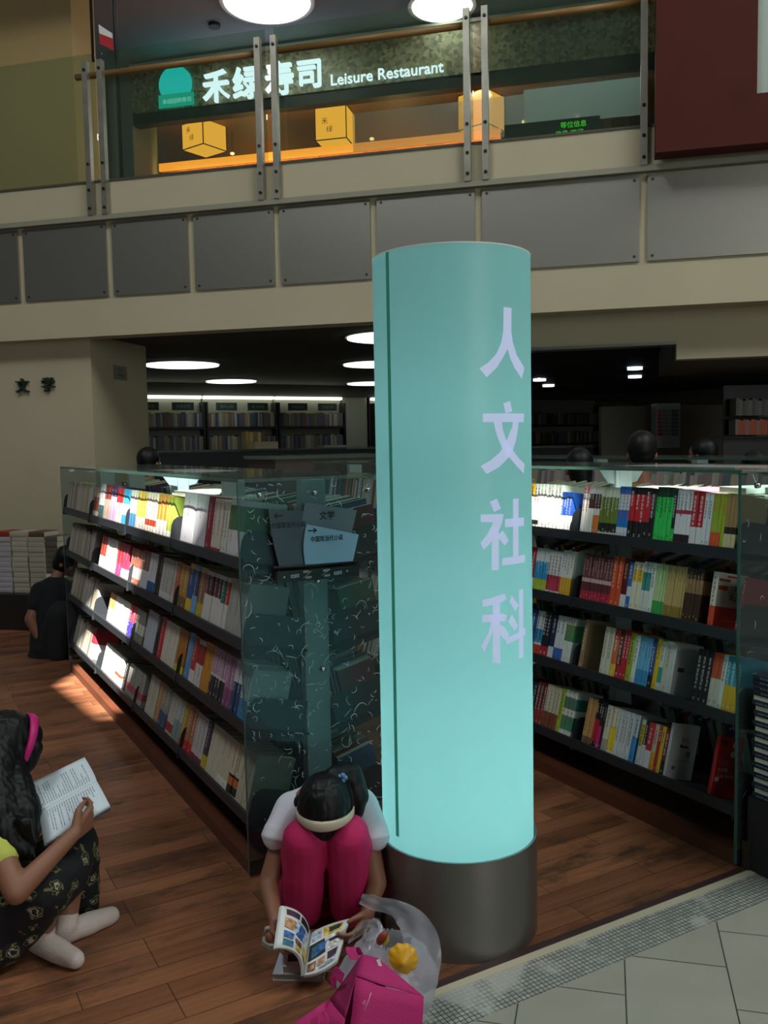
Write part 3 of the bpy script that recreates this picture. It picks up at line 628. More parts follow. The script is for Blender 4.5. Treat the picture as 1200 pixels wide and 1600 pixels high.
# right bookcase, second shelf
R_(2, 30, 62, 2, .20, '#a8322c|0-.3 #e0d8d0', W, 'red book')
R_(2, 62, 126, 5, .20, '#d8e0e4|.3-.7 #2a98cc|0-.3 #b8c43c', W, 'white, blue and lime book')
R_(2, 126, 190, 4, .195, '#dcdad6|.1-.45 #c23a50', K_, 'white book with red lower block')
R_(2, 190, 243, 4, .205, '#dcdcd4|0-.42 #e2ab34', '#5a5a5a', 'white book with yellow foot')
R_(2, 290, 430, 10, .205, '#5d2a32|.42-.5 #c9a8a4|.5-.72 #6e3c42|0-.24 #b3203a', '#c9a8a4', 'maroon book with crimson foot')
R_(2, 430, 478, 2, .210, '#cf4a22', '#f0c8a0', 'orange red book')
R_(2, 478, 508, 1, .205, '#54161c|0-.3 #d6d2ce', '#d8b8a8', 'dark red book with white foot')
R_(2, 508, 527, 1, .195, '#2f66b0|.3-.5 #c9d4dc', W, 'blue book with pale band')
R_(2, 527, 575, 2, .200, '#d8d2b8|.6-.85 #d8b640', '#a83028', 'cream and yellow book')
R_(2, 575, 612, 3, .205, '#cfd2cc|.45-.8 #3f8f86', '#2c4a88', 'white and blue green book')
R_(2, 612, 634, 1, .205, '#d9dad4', '#404040', 'white spined book left of the pale green row')
R_(2, 634, 686, 5, .205, '#b2c78e|0-.3 #3aa04a', '#4a6a38', 'pale green book with green foot')
R_(2, 686, 778, 9, .205, '#b79b62|0-.26 #8f7434', '#6a5228', 'tan book')
R_(2, 778, 860, 5, .205, '#3a2214|.55-.8 #8a6a48', '#c9a878', 'dark brown book')
b_or = R_(2, 903, 930, 1, .205, '#cfc8bd|0-.40 #c9431f', '#5a4a3a', 'white and orange book with its cover facing out', d=.155)[0]
R_(2, 1034, 1050, 1, .20, '#a11c34', W, 'crimson book at the end glass', lean=R(5))
# right bookcase, third shelf
R_(1, 30, 65, 1, .205, '#28508c|0-.3 #8a2a24', W, 'blue book with red foot')
R_(1, 65, 98, 2, .205, '#cfd6d8|.3-.6 #3f94b8|0-.25 #c8462a', K_, 'pale blue and red book')
R_(1, 98, 132, 2, .21, '#1c1a26|0-.25 #b02430', W, 'black book with red foot')
R_(1, 132, 158, 1, .20, '#18294a|0-.3 #d0d0d0', W, 'navy book with white foot')
R_(1, 158, 200, 2, .205, '#cfd4d4|0-.3 #3f62b0', K_, 'white book with blue foot')
R_(1, 200, 243, 4, .205, '#d4d6ce|.5-.85 #4c8a58', '#c87848', 'white book with green dots')
R_(1, 285, 304, 1, .215, '#8f7350', '#d8c8a8', 'kraft brown book with its plain cover facing out', d=.155)
R_(1, 384, 430, 2, .205, '#c9c5ae', '#8a8468', 'cream book beside the kraft brown one')
R_(1, 430, 456, 1, .205, '#a83024|.3-.8 #c86838|0-.3 #d8b234', W, 'orange book with yellow foot')
R_(1, 456, 478, 1, .205, '#5e1a1c|0-.3 #b02430', W, 'dark red book')
R_(1, 478, 508, 2, .21, '#b51f2c', W, 'red book', where='beside the lime one')
R_(1, 508, 532, 1, .205, '#93a92c', '#30301a', 'lime book left of the pale blue row')
R_(1, 532, 552, 1, .20, '#d4d8d4', '#3a6a88', 'white book left of the pale blue row')
R_(1, 552, 612, 4, .20, '#6fb0d4|0-.35 #3f8fc0', '#24506e', 'pale blue book')
R_(1, 612, 632, 1, .195, '#22488c|0-.3 #1c1c1c', W, 'dark blue book')
R_(1, 632, 654, 1, .205, '#d8b524', '#5a4a10', 'yellow book')
R_(1, 654, 672, 1, .20, '#ccd2c8|.2-.5 #3d9a8a', '#38685e', 'white book with teal block')
R_(1, 672, 712, 1, .205, '#c4c3b6', '#6a7a6a', 'thick greyish white book', d=.16)
R_(1, 712, 724, 1, .200, '#c4c8ca', None, 'white book with a small dark picture, cover facing out', d=.15)
R_(1, 826, 900, 3, .205, '#1b1518|.0-.06 #5a1a24', '#d0c8c8', 'black book with white title')
R_(1, 900, 946, 2, .205, '#cdc7b6|.55-1 #c05428', '#b03028', 'cream book with orange top')
R_(1, 946, 968, 1, .205, '#d6d9d2', '#3a4a4a', 'white book right of the cream and orange ones')
R_(1, 968, 1040, 3, .205, '#2f94ac|0-.5 #d9ae2a', '#e6e6d8', 'turquoise book with yellow lower half')
# right bookcase, bottom shelf
R_(0, 20, 62, 2, .19, '#20202a', '#b8b8b8', 'black glossy book')
R_(0, 62, 104, 3, .20, '#6a2420|0-.4 #8f3a2c', W, 'dark red brown book')
R_(0, 104, 172, 4, .20, '#c9bfa8|0-.4 #7c4230', '#7a6a50', 'tan book with brown foot')
R_(0, 172, 192, 1, .205, '#9db332', '#30341a', 'lime book left of the green blocks')
R_(0, 192, 246, 3, .205, '#d2d4ca|.15-.45 #3c8a6a|.6-.85 #3c7a66', '#a03838', 'white and sea green book')
R_(0, 300, 342, 2, .205, '#b68d58|0-.2 #6a523c', '#b04a2a', 'tan book beside the divider')
R_(0, 342, 366, 2, .21, '#1c1618|.15-.6 #b22030', W, 'black book with red block')
R_(0, 366, 380, 1, .205, '#18161c|0-.5 #c02474', W, 'black and magenta book')
R_(0, 380, 391, 1, .21, '#18181a', '#a8a8a8', 'thin black book')
R_(0, 391, 418, 1, .20, '#cdc6b0|0-.3 #9a978c', '#5a5240', 'cream book left of the yellow one')
R_(0, 418, 448, 2, .20, '#dcd6c0|.1-.6 #e2c22c', '#a83a2a', 'yellow and cream book')
R_(0, 448, 500, 3, .20, '#cfced0', '#787878', 'pale grey white book')
R_(0, 500, 524, 1, .20, '#d0d2d4', '#58585a', 'white spined book left of the blue one')
R_(0, 524, 546, 1, .20, '#3a8cc4|.55-1 #c4ccd2', K_, 'light blue book with pale top')
R_(0, 555, 575, 1, .19, '#cfcfd0|.45-.9 #c8b648', K_, 'white and yellow book')
R_(0, 575, 592, 1, .19, '#cdccce|.5-1 #201c20', W, 'white book with black upper half')
R_(0, 592, 620, 1, .19, '#d4d2d2|.42-1 #c0303c', W, 'white book with red upper half')
R_(0, 620, 640, 1, .19, '#c8c0a4|0-.42 #d8a02c', '#a03030', 'cream book with ochre foot')
R_(0, 640, 656, 1, .19, '#c02c34', W, 'red book in the striped row')
R_(0, 656, 672, 1, .19, '#d9c02a', K_, 'yellow book in the striped row')
R_(0, 672, 692, 1, .18, '#301c22|.35-1 #8a2030', W, 'dark red book behind the white cover')
R_(0, 692, 704, 1, .215, '#c3c2c4', None, 'white book with a small round picture, cover facing out', d=.15)
b_red = R_(0, 905, 922, 1, .225, '#b41622', None, 'red book with white lettering and two round discs on its cover', d=.135, push=.0)[0]
# lettering on the covers that face out
def on_cover(o, items):
    me = o.data; t = max(v.co.x for v in me.vertices); M = o.matrix_world
    for (kind, body, y, z, h, col) in items:
        if kind == 'text':
            tm, tw, th = text_mesh(body, .01); s = h / th
            tm.transform(Matrix(((0, 0, 1, t + .0006), (s, 0, 0, y), (0, s, 0, z), (0, 0, 0, 1)))); tm.materials.append(paper(col)); tm.name = 'cover_lettering'; ob = bpy.data.objects.new('cover_lettering', tm)
        elif kind == 'disc':
            k = BM(); tube(k, [V((t, y, z)), V((t + .0012, y, z))], h, 20); tm = bpy.data.meshes.new('cover_disc'); k.to_mesh(tm); k.free(); tm.materials.append(paper(col)); ob = bpy.data.objects.new('cover_disc', tm)
        else:
            k = BM(); box(k, t, t + .0006, y - body / 2, y + body / 2, z - h / 2, z + h / 2); tm = bpy.data.meshes.new('cover_patch'); k.to_mesh(tm); k.free(); tm.materials.append(paper(col)); ob = bpy.data.objects.new('cover_patch', tm)
        COL.objects.link(ob); ob.parent = o
on_cover(b_red, [('disc', 0, .028, .202, .011, '#4a1a28'), ('disc', 0, .088, .196, .0125, '#c9c6b4'), ('disc', 0, .084, .162, .0125, '#c9c6b4'), ('disc', 0, .088, .196, .003, '#3a3030'), ('disc', 0, .084, .162, .003, '#3a3030'),
                 ('text', '拉拉系列', .048, .132, .016, '#c86a6a'), ('bar', .05, .047, .119, .0012, '#d0a0a0'), ('text', '大合集', .042, .104, .018, '#dcbcbc'), ('text', 'Lala Series', .066, .082, .016, '#dcb8b8'),
                 ('bar', .022, .018, .068, .014, '#d0d4d8'), ('bar', .07, .055, .040, .0015, '#c86a6a'), ('bar', .06, .05, .034, .0015, '#c86a6a'), ('bar', .08, .06, .028, .0015, '#c86a6a')])
on_cover(b_or, [('text', '风云', .095, .118, .026, '#1e1a1a'), ('bar', .06, .09, .136, .002, '#2a2222'), ('text', '三国', .088, .152, .02, '#6a2a1c'), ('bar', .05, .03, .150, .016, '#b8461f'), ('bar', .06, .035, .178, .010, '#b8461f'), ('bar', .07, .08, .193, .007, '#b8461f'), ('bar', .08, .085, .032, .0015, '#e0a890')])
for o in [o for o in bpy.data.objects if 'white book with a small dark picture' in o.get('label', '')]:
    on_cover(o, [('bar', .035, .04, .105, .016, '#4a4a4a'), ('bar', .04, .085, .103, .0015, '#8a8a8a'), ('bar', .05, .09, .097, .0015, '#8a8a8a')])
for o in [o for o in bpy.data.objects if 'small round picture' in o.get('label', '')]:
    on_cover(o, [('text', '旅行', .075, .155, .02, '#8a6a6e'), ('disc', 0, .06, .13, .007, '#2a2a2c'), ('bar', .03, .085, .128, .007, '#3a3a3c'), ('bar', .022, .105, .10, .022, '#7a7a7c'), ('bar', .018, .035, .045, .014, '#6a6a66'), ('bar', .14, .075, .073, .0015, '#9a9a9c')])

# left bookcase, top shelf (readings in picture columns)
L_(3, 281, 318, 2, .215, '#c6c6cc', '#8a8a90', 'broad silver white book', d=.16)
L_(3, 318, 328, 1, .21, '#8f1c2c', W, 'dark red book')
L_(3, 328, 342, 2, .205, '#cfc8b6|0-.1 #b03024', '#a03a2a', 'cream book')
L_(3, 342, 352, 2, .20, '#d2d0c6', '#404040', 'white book with dark print')
L_(3, 352, 376, 2, .21, '#d4d4d0|.48-.9 #3f7a44', '#b02a2a', 'white book with green panel')
L_(3, 199, 210, 3, .19, '#e6e2da|0-.4 #4a8fc0', '#c04a3a', 'white and blue book')
L_(3, 210, 225, 3, .19, '#e8c65c|0-.35 #d8d4cc', '#b05a20', 'yellow book with white foot')
L_(3, 225, 241, 4, .19, '#e6dccc|.2-.35 #b04830', '#a83a28', 'white book with brown stripes')
L_(3, 241, 258, 3, .19, '#dca04c|0-.4 #dcd8d2', '#9a4a20', 'orange book with white foot')
L_(3, 258, 268, 2, .185, '#a8b648|0-.2 #d8d8cc', W, 'leaf green book')
L_(3, 143, 152, 2, .20, '#a89a84|.2-.6 #7a3a2a', W, 'brownish book')
L_(3, 152, 160, 2, .20, '#c4ccca|0-.4 #3a5a5c', W, 'pale book with teal foot')
L_(3, 160, 170, 2, .20, '#b8a292|.6-1 #8a2c28', W, 'brown book with red top')
L_(3, 170, 179, 2, .20, '#c8a8cc|.7-1 #4a2a5a', W, 'lilac book with purple top')
L_(3, 179, 188, 2, .19, '#e6e0d8|.6-1 #c03030', K_, 'white book with red top')
L_(3, 188, 196, 2, .19, '#3aa8d8|.3-.6 #e8e4dc', W, 'sky blue and white book')
# second shelf
L_(2, 287, 296, 1, .205, '#d8b020|.3-.9 #2a4a80', W, 'blue and yellow book')
L_(2, 296, 303, 1, .205, '#6aa0cc|.4-.9 #2c3c5c', W, 'navy and sky blue book')
L_(2, 303, 313, 1, .205, '#b8a030|.3-.9 #8a5a30', W, 'brown and yellow book')
L_(2, 313, 338, 4, .20, '#cfcbc6|.55-.92 #4c2028', '#d8c8c8', 'white book with maroon block')
L_(2, 338, 344, 1, .20, '#cfcbc6|.5-.92 #1c6a60', W, 'white book with teal block')
L_(2, 344, 350, 1, .20, '#cfcbc6|.5-.92 #a8301c', W, 'white book with rust block')
L_(2, 350, 378, 3, .205, '#a6a49c', '#6a6860', 'thick greyish book')
L_(2, 217, 228, 2, .19, '#cfcdd0|.5-1 #7a5040', W, 'white book with brown top')
L_(2, 228, 239, 3, .19, '#d2ced0|0-.3 #2a5a8a', K_, 'white book with blue foot')
L_(2, 239, 247, 2, .19, '#2c2620', '#a89878', 'dark brown book')
L_(2, 247, 268, 5, .19, '#b4b0a6|.0-.2 #d0ccc4', '#605a50', 'grey white book')
L_(2, 268, 275, 1, .195, '#b05a24', W, 'rust orange book')
L_(2, 275, 287, 2, .19, '#b08430|.0-.3 #7a5a30', W, 'ochre book')
L_(2, 153, 162, 2, .185, '#e2ddd6|.4-1 #c8402c', W, 'white and red book')
L_(2, 162, 178, 4, .185, '#e9e4da', '#8a5040', 'bright white book')
L_(2, 178, 187, 2, .185, '#d0386c|.4-1 #c02c38', W, 'pink and red book')
L_(2, 187, 196, 2, .185, '#b83a5c|0-.3 #e0d6d0', W, 'magenta book')
L_(2, 199, 217, 4, .18, '#b06a54|.2-.5 #e0d8d0', W, 'salmon book')
# third shelf
L_(1, 285, 293, 1, .20, '#5a8ab8', W, 'mid blue book')
L_(1, 293, 300, 1, .20, '#b0301c|0-.3 #d8d0c8', W, 'brick red book')
L_(1, 300, 310, 2, .195, '#cfcac4|.5-.9 #a02c2c', K_, 'white book with red panel')
L_(1, 310, 322, 2, .20, '#c98624', '#6a3a10', 'orange ochre book')
L_(1, 322, 345, 5, .20, '#c9bfc4|.0-.45 #2c2826|.5-1 #b08aa0', W, 'mauve and black book')
L_(1, 345, 357, 2, .20, '#8a4a74|.4-1 #a87a9a', W, 'plum book')
L_(1, 357, 368, 2, .20, '#2c4468|.6-1 #c0c4c8', W, 'dark blue book')
L_(1, 368, 382, 3, .195, '#b8c4cc|0-.4 #4a88b8', K_, 'pale blue and white book')
L_(1, 222, 238, 3, .195, '#b9bcc8', '#70727c', 'silver grey book')
L_(1, 238, 243, 1, .195, '#1a1a20', W, 'black book')
L_(1, 243, 250, 1, .20, '#b8202c', W, 'red book right of the black one')
L_(1, 250, 270, 3, .195, '#cfc9b8', '#7a6a4a', 'cream white book')
L_(1, 270, 283, 2, .195, '#b07418|0-.2 #d8c020', '#5a3a10', 'ochre orange book')
L_(1, 165, 174, 2, .17, '#e2ddd4|.5-1 #d8a060', K_, 'white book with orange top')
L_(1, 174, 196, 5, .17, '#e6e2da', '#706a5a', 'sunlit white book')
L_(1, 196, 206, 2, .17, '#c8405a|0-.5 #4a3ab0', W, 'red and violet book')
L_(1, 206, 220, 3, .17, '#8a8a7a|.3-.6 #d8d8c8', K_, 'grey and cream book')
# bottom shelf
L_(0, 277, 284, 1, .195, '#a88a20|0-.2 #b03020', W, 'mustard book')
L_(0, 284, 296, 2, .20, '#a87048|0-.25 #b8281c', W, 'tan brown book')
L_(0, 296, 312, 3, .195, '#b9b4b4|0-.15 #7a3040', '#4a4448', 'greyish white book')
L_(0, 312, 319, 1, .20, '#b8a020|.3-1 #3c2c3c', W, 'black book with yellow foot')
L_(0, 319, 336, 2, .20, '#c2bda6', '#8a8468', 'pale cream book')
L_(0, 336, 352, 2, .20, '#bfb8a2|.0-.2 #d8d4c8', '#6a6450', 'thick cream book')
L_(0, 352, 366, 2, .20, '#c4bba0|.05-.4 #2a221a|.2-.35 #b86a2c', K_, 'cream book with black and orange foot')
L_(0, 366, 384, 2, .205, '#b8ae96', '#6a6250', 'broad cream book at the end glass')
L_(0, 225, 238, 2, .195, '#b8b4a2', '#7a7666', 'plain pale book')
L_(0, 238, 244, 1, .195, '#b08050', W, 'light brown book')
L_(0, 244, 256, 2, .195, '#8a8878|0-.4 #3a4a68', W, 'grey book with slate blue foot')
L_(0, 256, 266, 2, .19, '#b0aca0|.1-.3 #a02828', K_, 'grey white book with red mark')
L_(0, 266, 277, 2, .19, '#7a9090|.5-1 #b0b4ac', K_, 'grey teal book')
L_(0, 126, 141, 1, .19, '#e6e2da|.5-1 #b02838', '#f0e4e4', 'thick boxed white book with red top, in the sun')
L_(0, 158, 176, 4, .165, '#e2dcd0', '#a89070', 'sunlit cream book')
L_(0, 176, 186, 2, .165, '#dcd4cc|.3-.4 #b05030', K_, 'white book with rust band')
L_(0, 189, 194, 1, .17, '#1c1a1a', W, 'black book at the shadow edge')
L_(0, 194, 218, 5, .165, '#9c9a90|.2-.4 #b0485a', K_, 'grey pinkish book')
print('individual books', NBOOK)
# everything too far or too hidden to tell apart: the rest of the books as one object
def rest_books():
    rnd = random.Random(5); bm = bmesh.new(); ms = [PAGES]; ix = {}
    pal = ['#a8a49a', '#b8b4aa', '#c4c0b4', '#8a8478', '#b0a890', '#9a948a', '#6a6458', '#a89878']
    pal2 = ['#b8b4aa', '#7a2a2a', '#3a5a80', '#c8c4b8', '#a87a3a', '#4a6a4a', '#d0ccc0', '#5a3a5a', '#2c2c34', '#b0b0a8']
    def mi(c):
        if c not in ix: ix[c] = len(ms); ms.append(paper(c))
        return ix[c]
    def row(M, L, pal, h0=.19, dep=.15, t0=.014, t1=.03):
        x = 0
        while x < L - .01:
            t = min(rnd.uniform(t0, t1), L - x); h = h0 * rnd.uniform(.9, 1.06); c = rnd.choice(pal)
            box(bm, x, x + t * .96, .0, dep, 0, h, mi(c), M); box(bm, x + .002, x + t * .96 - .002, .002, dep - .003, h, h + .0006, 0, M); x += t
    for lev in range(4):
        row(shelf_matrix(XL, 6.17, lev), .78 if lev else .50, pal, .185)                       # far bay, left bookcase
        if lev == 3: row(shelf_matrix(XL, 5.33, lev), .0, pal)
        for a, b in ((3.66, 2.86), (4.45, 3.69), (5.34, 4.49), (6.18, 5.38)): row(shelf_matrix(XL + UW, b, lev, 1), (a - b) * rnd.uniform(.75, 1), pal2)
        for a, b in ((2.83, 2.08), (3.68, 2.88), (4.53, 3.73), (5.38, 4.58)): row(shelf_matrix(XR + UW, b, lev, 1), (a - b) * rnd.uniform(.75, 1), pal2)
        for a, b in ((3.62, 3.25), (4.53, 3.73), (5.38, 4.58)): row(shelf_matrix(XR, a, lev), a - b, pal2)
        for a, b in ((2.83, 2.03), (3.68, 2.88), (4.53, 3.73), (5.38, 4.58), (6.22, 5.43)):
            if lev > 1: row(shelf_matrix(4.02, a, lev), a - b, ['#a8a090', '#b0a8a0', '#8a7878', '#9aa09a', '#5a6a70', '#b89a90', '#a89a80'], .2, .15, .02, .045)
    for y in (13.28,):                                                          # wall cases under the strip light
        X = V((1, 0, 0)); Y = V((0, 1, 0))
        for z in (1.10, 1.46, 1.82):
            for a, b in ((3.2, 4.35), (4.42, 5.55), (5.62, 6.78), (7.42, 8.6), (8.7, 9.9), (10, 11.2), (11.3, 12.5)):
                row(Matrix.Translation(V((a, y, z))), b - a, ['#7a7468', '#6a5a50', '#5a4a58', '#4a5a6a', '#8a8070', '#a09a88', '#705048', '#30405a'], .215, .15, .018, .045)
    return bm, ms
REST = None
# books lying flat on top inside the cases, lit white by the sun
def lying(cx, cy, z, rot, wd, dp, th, col, label, group='books lying flat under the glass tops'):
    me = book_mesh(th, dp, wd, bands(col), None)
    M = Matrix.Translation(V((cx, cy, z))) @ Matrix.Rotation(rot, 4, 'Z') @ Matrix.Rotation(R(90), 4, 'Y') @ Matrix.Translation(V((-th, -wd / 2, -dp / 2)))
    return put_book(me, M, label, group)
for i, (cx, cy, z, rot, col, lb) in enumerate(((2.84, 2.68, 1.275, .2, '#e6e2d8', 'open-topped white book lying behind the olive green row'), (2.83, 2.42, 1.28, -.1, '#d89ab0', 'pink book lying flat behind the red and black row'), (2.85, 2.17, 1.27, .15, '#e8e6de', 'white book lying flat behind the white and red spines'),
                                              (2.84, 2.17, 1.295, -.25, '#e4e4de', 'topmost white book lying tilted near the right end glass'), (1.36, 4.2, 1.27, .1, '#e8e6e0', 'white book lying in the sun under the left glass top'), (1.35, 3.72, 1.26, -.1, '#dedcd4', 'white book lying flat behind the silver white books'))):
    lying(cx, cy, z, rot, .16, .23, .022, col, lb)
k = BM()
for x0, ys in ((XL, (3.2, 4.6)), (XR, (2.1, 2.95))): box(k, x0 + .24, x0 + .35, ys[0], ys[1], 1.225, 1.24)
for x0, y, nm in ((XL + UW / 2, 3.92, 'left'), (XR + UW / 2, 2.43, 'right')):
    k2 = BM(); box(k2, x0 - .09, x0 + .11, y - .62 if nm == 'left' else y - .42, y + .75 if nm == 'left' else y + .42, 1.236, 1.248)
    link = build('tray', k2, M_SLATE, caseL if nm == 'left' else caseR)
k.free()
# ------------------------------------------------------------------ light column
PC = V((1.508, 2.226, 0)); PR = .2345
col = thing('light_column', 'tall backlit teal cylinder sign with four pale Chinese characters on a steel drum', 'sign', PC)
k = BM(); cyl(k, PC, .245, 0, .30, 96, caps=False); cyl(k, PC, .2385, .30, 0, 96, caps=False)
ob = build('drum', k, brushed_mat('grey steel drum', '#807d78', .38, .85, (60, 60, 1.5)), col, smooth=True)
k = BM(); n = 96
for i in range(n):
    a, b = 2 * math.pi * i / n, 2 * math.pi * (i + 1) / n
    f = [PC + V((r * math.cos(t), r * math.sin(t), .30)) for r, t in ((.2385, a), (.2385, b), (.2455, b), (.2455, a))]
    k.faces.new([k.verts.new(v) for v in f])
build('drum_rim', k, mat('drum rim', '#9a9aa0', .3, .9), col)
def light_shell_mat(name, color, glow, transl=.55):
    m = bpy.data.materials.new(name); m.use_nodes = True; nt = m.node_tree; nt.nodes.clear(); N = nt.nodes.new; L = nt.links.new
    out = N('ShaderNodeOutputMaterial'); d = N('ShaderNodeBsdfDiffuse'); t = N('ShaderNodeBsdfTranslucent'); e = N('ShaderNodeEmission'); g = N('ShaderNodeBsdfGlossy')
    for s in (d, t, e): s.inputs[0].default_value = lin(color)
    e.inputs[1].default_value = glow; g.inputs['Roughness'].default_value = .35
    m1 = N('ShaderNodeMixShader'); m1.inputs[0].default_value = transl; L(d.outputs[0], m1.inputs[1]); L(t.outputs[0], m1.inputs[2])
    m2 = N('ShaderNodeMixShader'); m2.inputs[0].default_value = .03; L(m1.outputs[0], m2.inputs[1]); L(g.outputs[0], m2.inputs[2])
    ad = N('ShaderNodeAddShader'); L(m2.outputs[0], ad.inputs[0]); L(e.outputs[0], ad.inputs[1]); L(ad.outputs[0], out.inputs[0]); MATS[name] = m; return m
Z0, Z1 = .286, 2.045
k = BM(); cyl(k, PC, PR, Z0, Z1, 128, caps=False); build('light_shell', k, light_shell_mat('teal lightbox film', '#94ccca', .13), col, smooth=True)
k = BM(); cyl(k, PC, PR - .003, Z1 - .012, Z1 - .006, 96); build('lid', k, mat('white lid', '#d8dcda', .6), col)
k = BM(); cyl(k, PC, PR + .0012, Z1 - .003, Z1 + .001, 96, caps=False); build('top_edge', k, mat('white edge', '#dfe6e2', .5), col)
k = BM(); cyl(k, PC, PR - .002, Z0 - .002, Z0 + .002, 64); build('base_disc', k, mat('white lid', '#d8dcda', .6), col)
k = BM(); tube(k, [PC + V((0, 0, .34)), PC + V((0, 0, 1.3))], .012, 10); build('lamp_tube', k, emis('cool tube', '#dff6ff', 1.5), col)
for z, e in ((.40, 4.6), (.72, 3.6), (1.1, 2.0), (1.6, .9)):
    o = lamp('column_lamp', 'POINT', PC + V((0, 0, z)), e * .62, (.80, .97, 1), shadow_soft_size=.03)
base_a = math.atan2(-PC.y, -PC.x)                    # direction from the column towards the viewer
def on_col(a, z, r): return PC + V((math.cos(base_a + a) * r, math.sin(base_a + a) * r, z))
def wrap(name, me, a0, z0, r, m):
    """me flat: x along the surface (metres, to the right), y up"""
    b = BM(); b.from_mesh(me); bpy.data.meshes.remove(me)
    xs = [v.co.x for v in b.verts]; lo, hi = min(xs), max(xs); n = int((hi - lo) / .006)
    for i in range(1, n):
        bmesh.ops.bisect_plane(b, geom=b.verts[:] + b.edges[:] + b.faces[:], plane_co=(lo + (hi - lo) * i / n, 0, 0), plane_no=(1, 0, 0))
    for v in b.verts: v.co = on_col(a0 + v.co.x / r, z0 + v.co.y, r)
    return build(name, b, m, col)
M_LILAC = light_shell_mat('lilac film', '#cdd0ee', .34, .35)
def zpx(v): return 1.5 - (v - 683) / 1378.1 * 2.52
# the four characters, their heavy sans strokes read off the photograph and laid on the cylinder
def ray_col(u, v):                                   # picture point -> (angle, height) on the cylinder
    r = RIGHT * ((u - 600) / FPX) + DOWN * ((v - 800) / FPX) + FWD; o = CAM - PC
    A = r.x * r.x + r.y * r.y; B = o.x * r.x + o.y * r.y; Cc = o.x * o.x + o.y * o.y - PR * PR; D_ = max(B * B - A * Cc, 0)
    t = (-B - math.sqrt(D_)) / A; p = o + r * t
    return (math.atan2(p.y, p.x) - base_a + math.pi) % (2 * math.pi) - math.pi, (CAM + r * t).z
GLYPH = {'A': (3.2, 560, 360), 'B': (2.712, 740, 470)}
CHARS = [('A', [[(724,383),(764,388),(763,520),(756,560),(745,590),(720,640),(690,687),(640,735),(604,690),(650,660),(690,615),(713,560),(723,500)], [(763,505),(770,560),(790,625),(828,690),(814,741),(780,690),(757,640),(743,588),(752,545)]]),
         ('A', [[(723,865),(757,853),(768,905),(735,915)], [(621,916),(827,916),(824,959),(621,959)], [(675,955),(716,955),(722,1000),(735,1040),(750,1070),(772,1102),(800,1140),(829,1168),(824,1217),(790,1180),(745,1127),(715,1085),(693,1030),(680,985)], [(771,955),(799,955),(795,1000),(785,1050),(770,1100),(745,1140),(700,1185),(640,1218),(609,1178),(660,1150),(705,1110),(735,1065),(755,1010),(766,985)]]),
         ('B', [[(68,852),(98,838),(115,880),(85,895)], [(29,905),(126,903),(120,940),(29,937)], [(84,935),(121,935),(105,975),(75,1020),(42,1055),(28,1026),(60,985)], [(76,985),(105,970),(106,1140),(75,1142)], [(104,990),(123,973),(147,1015),(130,1037),(104,1005)], [(131,925),(211,917),(211,953),(131,960)], [(165,840),(188,837),(188,1085),(165,1090)], [(120,1090),(215,1075),(215,1107),(118,1122)]]),
         ('B', [[(35,1268),(130,1240),(138,1262),(115,1280),(38,1297)], [(35,1330),(122,1325),(140,1330),(135,1358),(35,1362)], [(80,1280),(110,1274),(112,1535),(80,1535)], [(88,1355),(78,1405),(45,1490),(30,1462),(60,1412),(74,1358)], [(108,1372),(125,1378),(150,1415),(135,1440),(108,1412)], [(150,1275),(160,1247),(188,1290),(175,1315)], [(145,1360),(160,1328),(185,1375),(172,1398)], [(135,1430),(216,1384),(216,1414),(137,1455)], [(190,1225),(207,1221),(208,1510),(190,1515)]])]
for key, strokes in CHARS:
    sc_, ox, oy = GLYPH[key]; b = BM()
    for i, st_ in enumerate(strokes):
        pts = [ray_col(ox + x / sc_, oy + y / sc_) for x, y in st_]
        b.faces.new([b.verts.new((a * PR, z, i * .00012)) for a, z in pts])
    bmesh.ops.triangulate(b, faces=b.faces[:])
    xs_ = [v.co.x for v in b.verts]; lo, hi = min(xs_), max(xs_); n = int((hi - lo) / .006)
    for i in range(1, n): bmesh.ops.bisect_plane(b, geom=b.verts[:] + b.edges[:] + b.faces[:], plane_co=(lo + (hi - lo) * i / n, 0, 0), plane_no=(1, 0, 0))
    for v in b.verts: v.co = on_col(v.co.x / PR, v.co.y, PR + .0012 + v.co.z)
    build('character', b, M_LILAC, col)
k2 = BM(); n = 4
for i in range(n):
    a, b = -.0075 + .015 * i / n, -.0075 + .015 * (i + 1) / n
    k2.faces.new([k2.verts.new(on_col(R(-49.5) + x / PR, z, PR + .0010)) for x, z in ((a, Z0 + .05), (b, Z0 + .05), (b, Z1 - .004), (a, Z1 - .004))])
build('seam', k2, light_shell_mat('seam film', '#3f9079', .12, .45), col)['label'] = 'dark green vertical seam'

# ------------------------------------------------------------------ direction sign on the end glass of the left bookcase
yS = 2.83 - .006
def pS(u, v, off=0):
    r = RIGHT * ((u - 600) / FPX) + DOWN * ((v - 800) / FPX) + FWD; return CAM + r * ((yS - off) / r.y)
sg = thing('direction_sign', 'fan-shaped grey and blue direction sign with black base bar on the etched end glass', 'sign', pS(490, 900))
def plate(name, pts, off, m, th=.003):
    k = BM(); prism(k, [pS(u, v, off) for u, v in pts], (0, -th, 0)); return build(name, k, m, sg)
M_SGREY = mat('dark grey plate', '#4b535c', .6); M_SMID = mat('mid grey plate', '#6a727b', .6); M_SBLUE = mat('pale blue plate', '#93b2cc', .5)
def curve(a, b, c, n=8): return [((1 - t) ** 2 * a[0] + 2 * t * (1 - t) * b[0] + t * t * c[0], (1 - t) ** 2 * a[1] + 2 * t * (1 - t) * b[1] + t * t * c[1]) for t in [i / n for i in range(n + 1)]]
plate('back_plate', [(477, 785), (557, 797), (549, 832), (546, 882), (480, 886)] + curve((475, 884), (464, 830), (477, 785)), .016, M_SMID)
